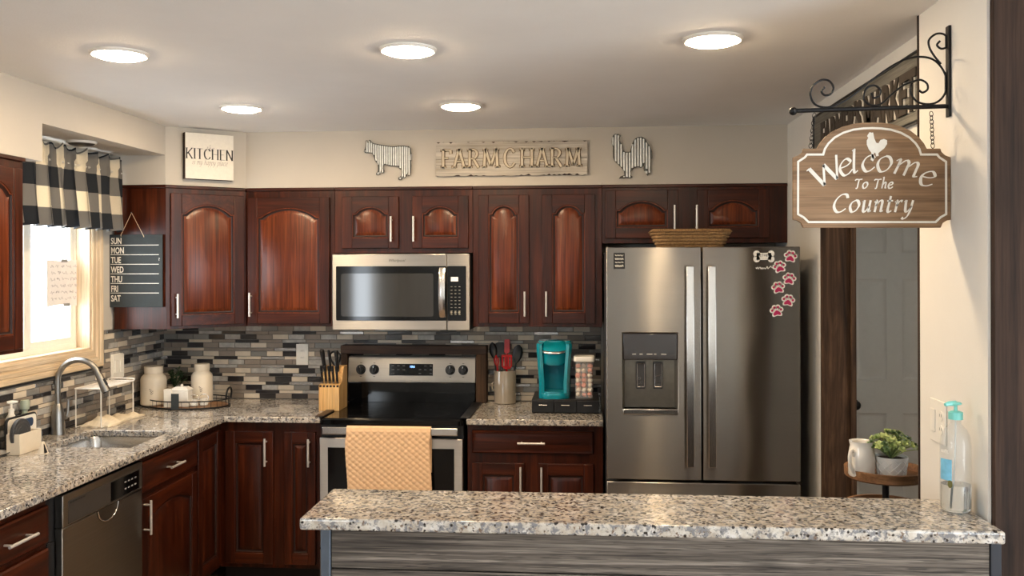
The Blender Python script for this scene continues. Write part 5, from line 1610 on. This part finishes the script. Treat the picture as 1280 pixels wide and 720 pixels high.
utensil('slotted_turner', 'red slotted turner at the front of the crock', 633.5, 443.5, -.135, 'turner', RED, RED, .030, .085, .010)
utensil('ladle', 'black ladle leaning to the right out of crock', 648.5, 431, -.06, 'spoon', BLACKP, BLACKP, .030, .105, .030)
utensil('whisk', 'small red whisk at the front left of the crock', 620, 444, -.125, 'whisk', RED, RED, .014, .07, -.026)

# ================================================================== pod drawer, coffee maker, candy jar
GX0, GX1, GY0, GY1, GH = at(664.5, 510, Y=-.445).x, at(749, 510, Y=-.445).x, -.445, -.12, .074
GX1 = min(GX1, .072)
t = thing('pod_drawer', 'low black three drawer coffee pod organiser under the coffee maker', 'organiser', ((GX0 + GX1) / 2, -.28, ZT))
gb = MB().box(GX0, GX1, GY0 + .014, GY1, ZT + .0004, ZT + GH); gb.build('case', BLACKP, t, bev=.003)
gw = (GX1 - GX0) / 3
for i in range(3):
    d = MB().box(GX0 + gw * i + .0015, GX0 + gw * (i + 1) - .0015, GY0, GY0 + .013, ZT + .005, ZT + GH - .006).build('drawer', BLACKP, t, bev=.002)
    xm = GX0 + gw * (i + .5)
    MB().tube([(xm - .022, GY0 - .008, ZT + .046), (xm + .022, GY0 - .008, ZT + .046)], .0032, 8).tube([(xm - .018, GY0, ZT + .046), (xm - .018, GY0 - .008, ZT + .046)], .0025, 6).tube([(xm + .018, GY0, ZT + .046), (xm + .018, GY0 - .008, ZT + .046)], .0025, 6).build('pull', SATIN, d)
GT = ZT + GH + .0005
TEAL = plain('turquoise_plastic', srgb(10, 138, 156), .22, vary=.05, coat=.4)
TEALD = plain('turquoise_recess', srgb(10, 122, 140), .35, vary=.05)
m0, m1 = at(669.5, 460, Y=-.40).x, at(715.5, 460, Y=-.40).x
cxm, hwm = (m0 + m1) / 2, (m1 - m0) / 2
ctop = at(692, 427, Y=-.36).z
t = thing('coffee_maker', 'turquoise single-serve coffee maker on the black pod drawer', 'coffee maker', (cxm, -.30, GT))
def plan(hw, yf, yb, r, z, n=7): return rrect(cxm - hw, cxm + hw, yf, yb, r, z, n)
def tilt(rs):
    for ring in rs:
        for p_ in ring: p_.z -= max(0, -.29 - p_.y) * .26
    return rs
HC = ctop - GT
MB().rings([plan(hwm * .86, -.30, -.15, .03, GT), plan(hwm * .88, -.30, -.15, .03, GT + HC * .5), plan(hwm * .98, -.30, -.15, .03, GT + HC * .93), plan(hwm * .88, -.295, -.155, .03, GT + HC * .99)]).build('rear_housing', TEAL, t)
for s in (-1, 1):
    rs = []
    for f, k in ((0, .84), (.3, .85), (.7, .93), (.93, .99), (.975, .95)):
        xo, xi = cxm + s * hwm * k, cxm + s * (hwm * k - .032)
        yf = -.405 if f < .9 else -.398
        z = GT + HC * f
        ring = [(xo, -.29), (xo, yf + .03), (xo - s * .006, yf + .010), (xo - s * .016, yf), (xi, yf + .004), (xi, -.29)]
        rs.append([Vector((a, b, z)) for a, b in ring])
    MB().rings(rs).build('side_column', TEAL, t, smooth=45)
hw2 = hwm * .66
MB().rings([plan(hw2 * .78, -.402, -.27, .045, GT + HC * .585), plan(hw2 * .96, -.408, -.27, .05, GT + HC * .62), plan(hw2, -.410, -.27, .05, GT + HC * .78), plan(hw2 * 1.02, -.411, -.27, .05, GT + HC * .82)]).build('brew_head', TEAL, t)
MB().rings([plan(hw2 * .62, -.3005, -.299, .0003, GT + HC * .13, 2), plan(hw2 * .95, -.3012, -.299, .0003, GT + HC * .56, 2)]).build('recess_panel', TEALD, t)
MB().rings(tilt([plan(hw2 * 1.05, -.418, -.27, .055, GT + HC * .895), plan(hw2 * 1.12, -.424, -.25, .058, GT + HC * .915), plan(hw2 * 1.12, -.424, -.25, .058, GT + HC * .93), plan(hw2 * 1.05, -.418, -.255, .055, GT + HC * .945)])).build('silver_band', SATIN, t, smooth=50)
MB().rings(tilt([plan(hw2 * 1.04, -.416, -.25, .055, GT + HC * .944), plan(hw2 * .98, -.405, -.25, .055, GT + HC * .975), plan(hw2 * .75, -.375, -.25, .05, GT + HC)])).build('lid', TEAL, t, smooth=50)
MB().rings([plan(hwm * .72, -.432, -.29, .05, GT), plan(hwm * .74, -.436, -.29, .05, GT + .012), plan(hwm * .72, -.432, -.29, .05, GT + HC * .10)]).build('drip_base', TEAL, t, smooth=50)
MB().rings([plan(hwm * .60, -.418, -.305, .04, GT + HC * .1005), plan(hwm * .58, -.416, -.305, .04, GT + HC * .125)]).build('drip_grate', TEALD, t)

j0, j1 = at(719, 480, Y=-.36).x, at(741.5, 480, Y=-.36).x
jx, jw, jy = (j0 + j1) / 2, (j1 - j0) / 2, -.345
jx = min(jx, GX1 - jw - .004)
jt = at(730, 452, Y=-.36).z
t = thing('candy_jar', 'clear square jar with white lid full of pink and white candy', 'jar', (jx, jy, GT))
JG = plain('clear_jar_glass', (.9, .92, .92), .03, vary=.01, alpha=.14, coat=.6)
o = [rrect(jx - jw, jx + jw, jy - jw, jy + jw, .014, z) for z in (GT, jt)]; i_ = [rrect(jx - jw + .003, jx + jw - .003, jy - jw + .003, jy + jw - .003, .012, z) for z in (jt, GT + .004)]
MB().rings(o + i_).build('glass', JG, t)
MB().rings([rrect(jx - jw - .003, jx + jw + .003, jy - jw - .003, jy + jw + .003, .014, jt + .0005), rrect(jx - jw - .008, jx + jw + .008, jy - jw - .008, jy + jw + .008, .016, jt + .006), rrect(jx - jw - .008, jx + jw + .008, jy - jw - .008, jy + jw + .008, .016, jt + .024), rrect(jx - jw - .004, jx + jw + .004, jy - jw - .004, jy + jw + .004, .014, jt + .030)]).build('lid', WHITEP, t, smooth=40)
SALMON = plain('salmon_candy', srgb(226, 140, 112), .5); IVORY = plain('ivory_candy', srgb(244, 228, 206), .5)
proto = {}
rc = random.Random(12); nn = 0
for mname, mt in (('w', IVORY), ('p', SALMON)):
    b_ = MB(); rs = []
    for f, r in ((-1, .55), (-.8, .9), (0, 1.), (.8, .9), (1, .55)): rs.append([Vector((.0125 * r * math.cos(k * math.pi / 5), .0125 * r * math.sin(k * math.pi / 5), .0125 * f)) for k in range(10)])
    proto[mname] = b_.rings(rs).mesh('candy', Vector((0, 0, 0)), 50); proto[mname].materials.append(mt)
for lay in range(7):
    for gx in range(3):
        for gy in range(3):
            if lay == 6 and (gx + gy) % 2: continue
            kind = 'p' if rc.random() < .34 else 'w'
            c = bpy.data.objects.new('candy', proto[kind]); COL.objects.link(c)
            sp = (jw - .0165)
            c.location = (jx + (gx - 1) * sp * .98 + rc.uniform(-.002, .002), jy + (gy - 1) * sp * .98 + rc.uniform(-.001, .001), GT + .0185 + lay * .0262)
            c.scale = (rc.uniform(.85, 1.12), rc.uniform(.85, 1.12), rc.uniform(.8, 1.1))
            c.rotation_euler = (rc.uniform(0, 3), rc.uniform(0, 3), rc.uniform(0, 3))
            tag(c, 'small ivory white candy in the clear square jar' if kind == 'w' else 'small salmon pink candy in the clear square jar', 'candy', 'ivory candies in the jar' if kind == 'w' else 'salmon candies in the jar')

# ================================================================== things by the sink
SLY0, SLY1, SLX0, SLX1, SH = -1.035, -.715, -2.515, -2.385, .195
WIRE = plain('white_coated_wire', srgb(238, 232, 222), .4)
t = thing('wire_shelf', 'white wire riser shelf behind the faucet', 'shelf', ((SLX0 + SLX1) / 2, (SLY0 + SLY1) / 2, ZT))
for x in (SLX0, SLX1):
    for y in (SLY0, SLY1):
        MB().tube([(x, y, ZT + .004), (x, y, ZT + SH)], .0032, 8).build('leg', WIRE, t)
    MB().tube([(x, SLY0, ZT + .0045), (x, SLY1, ZT + .0045)], .0028, 6).build('foot_rail', WIRE, t)
fr_ = MB().tube([Vector(p) for p in rrect(SLX0 - .006, SLX1 + .006, SLY0 - .006, SLY1 + .006, .012, ZT + SH)], .0034, 8, closed=True)
fr_.build('rim', WIRE, t)
dk = MB().cells([SLX0 + (SLX1 - SLX0) * i / 12 for i in range(13)], [SLY0 + (SLY1 - SLY0) * i / 30 for i in range(31)], ZT + SH - .002, ZT + SH, gone=[(i, j) for i in range(1, 11) for j in range(1, 29) if i % 2 == 1 and j % 2 == 1])
dk.build('perforated_deck', WIRE, t)
MB().tube(smooth_line([Vector((SLX0, SLY1, ZT + SH)), Vector((SLX0, SLY1, ZT + SH + .012)), Vector((SLX1, SLY1, ZT + SH + .012)), Vector((SLX1, SLY1, ZT + SH))], 4), .0028, 6).build('end_lip', WIRE, t)
# folded dish cloth under the shelf
def cloth():
    NU, NV = 48, 30; V, Fc = [], []; x0, x1, y0, y1 = -2.500, -2.360, -1.02, -.66
    for lay in (0, 1):
        for j in range(NV + 1):
            for i in range(NU + 1):
                f, g = i / NU, j / NV
                e = min(f, 1 - f, g, 1 - g) * 6; e = min(1, e)
                h = .010 + .030 * e * (.6 + .4 * math.sin(7 * f + 2 * g)) * (1 - .55 * f) + .006 * math.sin(23 * f + 9 * g) * e + .018 * e * math.exp(-((f - .42) / .12) ** 2 - ((g - .45) / .4) ** 2)
                V.append(Vector((x0 + (x1 - x0) * g + .010 * math.sin(8 * f), y0 + (y1 - y0) * f + .006 * math.sin(9 * g), ZT + (.0008 if lay == 0 else max(h, .004)))))
    n = (NU + 1) * (NV + 1)
    for lay in (0, 1):
        for j in range(NV):
            for i in range(NU):
                a = lay * n + j * (NU + 1) + i; Fc.append((a, a + 1, a + NU + 2, a + NU + 1))
    per = [i for i in range(NU + 1)] + [j * (NU + 1) + NU for j in range(1, NV + 1)] + [NV * (NU + 1) + i for i in range(NU - 1, -1, -1)] + [j * (NU + 1) for j in range(NV - 1, 0, -1)]
    for k in range(len(per)):
        a, b = per[k], per[(k + 1) % len(per)]; Fc.append((a, b, n + b, n + a))
    MB().add(V, Fc).solo('dish_cloth', plain('cream_cloth', srgb(236, 222, 196), .95, vary=.1, nscale=14, bmp=.4, bscale=400, stretch=(5, 1, 5)), 'rumpled cream dish cloth lying under the white wire shelf', 'cloth', smooth=60)
cloth()
# sponge caddy and what stands with it
cx0, cx1, cy0, cy1 = -2.452, -2.392, -1.675, -1.520
t = thing('sponge_caddy', 'cream open box sponge caddy at the left of the sink', 'caddy', ((cx0 + cx1) / 2, (cy0 + cy1) / 2, ZT))
cb = MB().cells([cx0, cx0 + .004, cx1 - .004, cx1], [cy0, cy0 + .004, cy1 - .004, cy1], ZT + .0005, ZT + .088, gone=[(1, 1)])
cb.build('box', CREAM, t, bev=.0015); MB().box(cx0 + .003, cx1 - .003, cy0 + .003, cy1 - .003, ZT + .0005, ZT + .006).build('floor_plate', CREAM, t)
c = at(25.5, 550, X=-2.425)
t = thing('scrub_pad', 'round dark grey scrubbing disc standing in the cream caddy', 'scrubber', (-2.425, c.y, ZT + .0065))
rd_ = .064; zc = ZT + .0068 + rd_ + .012
for r0, k in ((rd_, .008), (rd_ * .8, .0105), (rd_ * .55, .0125)):
    MB().tube([(-2.425 - k, c.y, zc), (-2.425 + k, c.y, zc)], r0, 36).build('ring_layer', DARKGRAY, t, bev=.002)
MB().box(-2.440, -2.410, c.y - .02, c.y + .02, ZT + .0065, ZT + .030).build('stem_foot', DARKGRAY, t)
a, b = at(7, 545, X=-2.478), at(45, 513.5, X=-2.478)
t = thing('scrub_board', 'white board with black rim and blue slot behind the caddy', 'scrubber', (-2.48, (a.y + b.y) / 2, ZT))
fm = frame((-2.484, a.y, ZT), (0, 1, 0), (1, 0, 0)); bw, bh = b.y - a.y, b.z - ZT
MB().prism([(p.x, p.y) for p in rrect(0, bw, .0005, bh, .022, 0)], fm, 0, .010).build('black_rim', BLACKP, t, bev=.002)
MB().prism([(p.x, p.y) for p in rrect(.007, bw - .007, .008, bh - .008, .017, 0)], fm, .0101, .012).build('white_face', WHITEP, t)
MB().prism([(p.x, p.y) for p in rrect(bw * .36, bw * .86, bh * .60, bh * .86, .016, 0)], fm, .0121, .013).build('blue_slot', plain('blue_slot', srgb(40, 62, 92), .4), t)
def pump_bottle(label, u, v, X, col, capcol, h):
    p = at(u, v, X=X); y = p.y
    t = thing('soap_bottle', label, 'bottle', (X, y, ZT), 'soap bottles behind the caddy')
    H = p.z - ZT
    MB().lathe(X, y, [(0, ZT + .0005), (.022, ZT + .0005), (.024, ZT + .005), (.024, ZT + H * .62), (.012, ZT + H * .72), (.011, ZT + H * .78), (0, ZT + H * .78)], 20).build('body', col, t)
    if h:
        MB().lathe(X, y, [(.012, ZT + H * .78), (.012, ZT + H * .83), (.005, ZT + H * .84), (.005, ZT + H * .95), (0, ZT + H * .95)], 14).build('collar', capcol, t)
        MB().tube([(X - .012, y - .012, ZT + H * .97), (X, y, ZT + H * .97), (X + .016, y + .020, ZT + H * .965)], [.006, .008, .0055], 10).build('pump_head', capcol, t)
    else:
        MB().lathe(X, y, [(.013, ZT + H * .78), (.019, ZT + H * .80), (.021, ZT + H * .93), (.017, ZT + H), (0, ZT + H)], 16).build('cap', capcol, t)
pump_bottle('white pump soap bottle behind the caddy, nearest the left edge', 14, 501, -2.518, WHITEP, WHITEP, True)
PALEG = plain('pale_green_plastic', srgb(168, 178, 160), .35)
pump_bottle('pale green capped soap bottle behind the caddy', 31, 500, -2.518, PALEG, PALEG, False)
c = at(53, 567, Z=ZT)
t = thing('corner_scraper', 'small cream cone scraper with black face beside the caddy', 'scraper', (c.x, c.y + .004, ZT))
MB().lathe(c.x, c.y + .004, [(0, ZT + .0005), (.023, ZT + .0005), (.021, ZT + .004), (.006, ZT + .05), (0, ZT + .052)], 16).build('cone', CREAM, t)
mt_ = frame((c.x + .0155, c.y - .016, ZT + .003), (0, 1, 0), (.9, 0, .3), (-.28, 0, .96))
MB().prism([(0, 0), (.020, 0), (.013, .040)], mt_, .004, .006).build('black_face', BLACKP, t)
c = at(-14, 571, Z=ZT)
t = thing('plate', 'white plate with dark rim cut by the left edge of the photo', 'plate', (c.x, c.y, ZT))
MB().lathe(c.x, c.y, [(0, ZT + .0005), (.045, ZT + .0005), (.078, ZT + .012), (.076, ZT + .014), (.045, ZT + .005), (0, ZT + .004)], 32).build('dish', CERAMIC, t)
MB().tube([Vector((c.x + .0775 * math.cos(k * math.pi / 20), c.y + .0775 * math.sin(k * math.pi / 20), ZT + .0133)) for k in range(40)], .0018, 6, closed=True).build('rim_line', BLACKP, t)
c = at(-2, 560, Z=ZT)
MB().lathe(c.x - .03, c.y + .0, [(0, ZT + .0005), (.030, ZT + .0005), (.036, ZT + .10), (.034, ZT + .10), (.028, ZT + .006), (0, ZT + .006)], 24).solo('tumbler', BLACKP, 'dark tumbler left of the caddy at the picture edge', 'cup')

# ================================================================== bar end: soap bottle, plant stand
BTOP = 1.0754
bxs, bys = .9535, -2.915
sb_top = at(1193, 502, Y=bys).z
t = thing('soap_dispenser', 'clear plastic soap bottle with teal pump on the bar top', 'bottle', (bxs, bys, BTOP))
Hs = sb_top - BTOP; r = .0385
PL = plain('clear_plastic', (.5, .54, .54), .03, vary=.01, alpha=.13, coat=1., spec=.8)
o_ = [(0, 0), (r * .9, 0), (r, .006), (r, Hs * .60), (r * .93, Hs * .68), (r * .72, Hs * .75), (r * .42, Hs * .79), (r * .36, Hs * .80), (r * .36, Hs * .835)]
i_ = [(max(0, a - .0016), b + (.0022 if k < 3 else 0)) for k, (a, b) in enumerate(o_)][::-1]
MB().lathe(bxs, bys, [(a, BTOP + .0004 + b) for a, b in o_ + i_], 40).build('bottle', PL, t, smooth=50)
ri = r - .0026
MB().lathe(bxs, bys, [(0, BTOP + .0034), (ri * .9, BTOP + .0034), (ri, BTOP + .009), (ri, BTOP + Hs * .25), (0, BTOP + Hs * .25)], 40).build('soap_liquid', glass('liquid_soap', (.96, .98, .97), 0, 1.33), t, smooth=50)
TEALP = plain('teal_pump', srgb(126, 208, 200), .3, vary=.04)
MB().lathe(bxs, bys, [(0, BTOP + Hs * .84), (r * .46, BTOP + Hs * .84), (r * .46, BTOP + Hs * .905), (r * .30, BTOP + Hs * .915), (r * .12, BTOP + Hs * .92), (r * .11, BTOP + Hs * .965), (0, BTOP + Hs * .965)], 24).build('pump_collar', TEALP, t)
MB().lathe(bxs, bys, [(0, BTOP + Hs * .962), (r * .36, BTOP + Hs * .975), (r * .40, BTOP + Hs * .985), (r * .30, BTOP + Hs * .997), (0, BTOP + Hs)], 24).tube([(bxs, bys, BTOP + Hs * .984), (bxs - .020, bys - .006, BTOP + Hs * .984), (bxs - .030, bys - .009, BTOP + Hs * .975)], [.0075, .006, .0045], 10).build('pump_head', TEALP, t)
MB().tube([(bxs, bys, BTOP + Hs * .86), (bxs - .002, bys, BTOP + Hs * .5), (bxs - .010, bys, BTOP + .012)], .0022, 8).build('dip_tube', plain('frosted_tube', srgb(226, 230, 228), .4), t)
lbm = MB(); rs = []
for z in (BTOP + Hs * .30, BTOP + Hs * .49):
    rs.append([Vector((bxs + (r + .0004) * math.cos(a), bys + (r + .0004) * math.sin(a), z)) for a in [math.radians(185 + 50 * k / 8) for k in range(9)]] + [Vector((bxs + (r + .0009) * math.cos(a), bys + (r + .0009) * math.sin(a), z)) for a in [math.radians(235 - 50 * k / 8) for k in range(9)]])
lbm.rings(rs).build('label', plain('blue_label', srgb(120, 186, 216), .4, vary=.15, nscale=60), t)
lt = MB()
def wrap(a, b, k): 
    q = math.radians(205) + a / r
    return Vector((bxs + (r + .0006 + k) * math.cos(q), bys + (r + .0006 + k) * math.sin(q), b))
text_mb(lt, 'soft', .016, lambda a, b, k: wrap(a, BTOP + Hs * .545 + b, k), .0003)
lt.build('white_lettering', WHITEP, t)
dm_ = MB()
dm_.rings([[wrap(.016 + .006 * math.cos(k * math.pi / 8), BTOP + Hs * .27 + .010 * math.sin(k * math.pi / 8), q) for k in range(16)] for q in (0, .0006)])
dm_.build('round_mark', plain('olive_mark', srgb(96, 92, 40), .5), t)

SPX, SPY, SR = .984, -2.26, .130
zt = at(1098, 607, Y=SPY - SR).z
t = thing('tiered_stand', 'round wooden tiered stand on a black pole behind the bar', 'stand', (SPX, SPY, 0))
MB().lathe(SPX, SPY, [(0, zt - .004), (SR - .012, zt - .004), (SR - .002, zt + .002), (SR, zt + .030), (SR - .010, zt + .030), (SR - .013, zt + .008), (0, zt + .008)], 48).build('upper_tray', TRAYWOOD, t)
zl = zt - .12
MB().lathe(SPX, SPY, [(0, zl - .004), (SR - .014, zl - .004), (SR - .004, zl + .002), (SR - .002, zl + .030), (SR - .012, zl + .030), (SR - .015, zl + .008), (0, zl + .008)], 48).build('lower_tray', TRAYWOOD, t)
MB().tube([(SPX, SPY, .012), (SPX, SPY, zl - .0045)], .011, 12).tube([(SPX, SPY, zl + .0085), (SPX, SPY, zt - .0045)], .011, 12).build('pole', BLACKM, t)
MB().lathe(SPX, SPY, [(0, .0005), (.15, .0005), (.15, .008), (.03, .014), (0, .014)], 40).build('foot', BLACKM, t)
TZ = zt + .0085
# mug
mc = at(1077, 590, Y=SPY - .03); mx, my = mc.x, SPY - .03
mh = at(1077, 551, Y=my).z - TZ
t = thing('mug', 'white pitcher-shaped mug with heart handle on the stand', 'mug', (mx, my, TZ))
rm = .042
MB().lathe(mx, my, [(0, TZ), (rm * .92, TZ), (rm, TZ + .006), (rm * 1.0, TZ + mh * .35), (rm * 1.0, TZ + mh * .55), (rm * .90, TZ + mh * .80), (rm * .86, TZ + mh * .87), (rm * .94, TZ + mh), (rm * .89, TZ + mh * .995), (rm * .80, TZ + mh * .87), (rm * .93, TZ + mh * .55), (rm * .93, TZ + mh * .3), (rm * .85, TZ + .008), (0, TZ + .007)], 36).build('cup', CERAMIC, t, smooth=60)
dv_ = Vector((-.80, -.60, 0))
hp_ = [(.92, .12), (1.30, .34), (1.42, .58), (1.26, .76), (1.02, .74), (.90, .60)]
MB().tube(smooth_line([Vector((mx, my, TZ)) + dv_ * rm * a + Vector((0, 0, mh * b)) for a, b in hp_], 6), .0062, 10).build('heart_handle', CERAMIC, t)
# succulent
pc = at(1114, 590, Y=SPY - .03); qx, qy = pc.x, SPY - .03
pr0 = .052; ph_ = at(1114, 574, Y=qy - pr0).z - TZ
t = thing('potted_succulent', 'green succulent in a white diamond patterned pot', 'plant', (qx, qy, TZ))
POTW = plain('white_pot', srgb(232, 228, 220), .45, vary=.02)
po = MB().lathe(qx, qy, [(0, TZ), (pr0 * .80, TZ), (pr0 * .84, TZ + .004), (pr0, TZ + ph_ - .004), (pr0 * .99, TZ + ph_), (pr0 * .92, TZ + ph_), (pr0 * .88, TZ + ph_ * .8), (0, TZ + ph_ * .8)], 36).build('pot', POTW, t)
dl = MB(); N_ = 11
for k in range(N_):
    for s in (-1, 1):
        P = []
        for i in range(13):
            f = i / 12; a = 2 * math.pi * (k + s * f * 2) / N_; rr = pr0 * (.84 + .16 * (.08 + .80 * f)) + .0006
            P.append((qx + rr * math.cos(a), qy + rr * math.sin(a), TZ + ph_ * (.08 + .80 * f)))
        dl.tube(P, .0013, 5)
dl.build('diamond_relief', POTW, po)
MB().lathe(qx, qy, [(0, TZ + ph_ * .81), (pr0 * .87, TZ + ph_ * .81), (pr0 * .87, TZ + ph_ * .88), (0, TZ + ph_ * .9)], 24).build('soil', plain('soil', srgb(70, 54, 42), .95), t)
LEAFS = [plain('leaf_%s' % n, srgb(*c_), .45, vary=.18, nscale=40) for n, c_ in (('pale', (176, 190, 124)), ('mid', (122, 142, 82)), ('deep', (88, 110, 68)))]
rp.seed(5)
for k in range(64):
    f = (k + .5) / 64; th = k * 2.4
    rad = math.sqrt(f)
    st = Vector((qx, qy, TZ + ph_ * .88))
    tip = st + Vector((math.cos(th) * rad * .082, math.sin(th) * rad * .072, .018 + .066 * (1 - rad * rad * .75) + rp.uniform(-.006, .008)))
    lf = MB(); lf.tube([st, (st * .5 + tip * .5) + Vector((0, 0, .008)), tip], .0015, 5)
    ax = ((tip - st).normalized() + Vector((0, -.2, .5))).normalized()
    u_ = ax.orthogonal().normalized(); v_ = ax.cross(u_)
    for lay, (nl, el_, ll) in enumerate(((5, .15, .0150), (4, .6, .012), (2, 1.1, .008))):
        for q in range(nl):
            a = 2 * math.pi * q / nl + lay * .5 + k
            d = (u_ * math.cos(a) + v_ * math.sin(a)) * math.cos(el_) + ax * math.sin(el_)
            leaf_faces(lf, tip, d, ax + Vector((.01, .013, 0)), ll * rp.uniform(.85, 1.1), ll * .72, -.12)
    lf.build('rosette', LEAFS[k % 3 if k % 4 else 0], t, smooth=60)
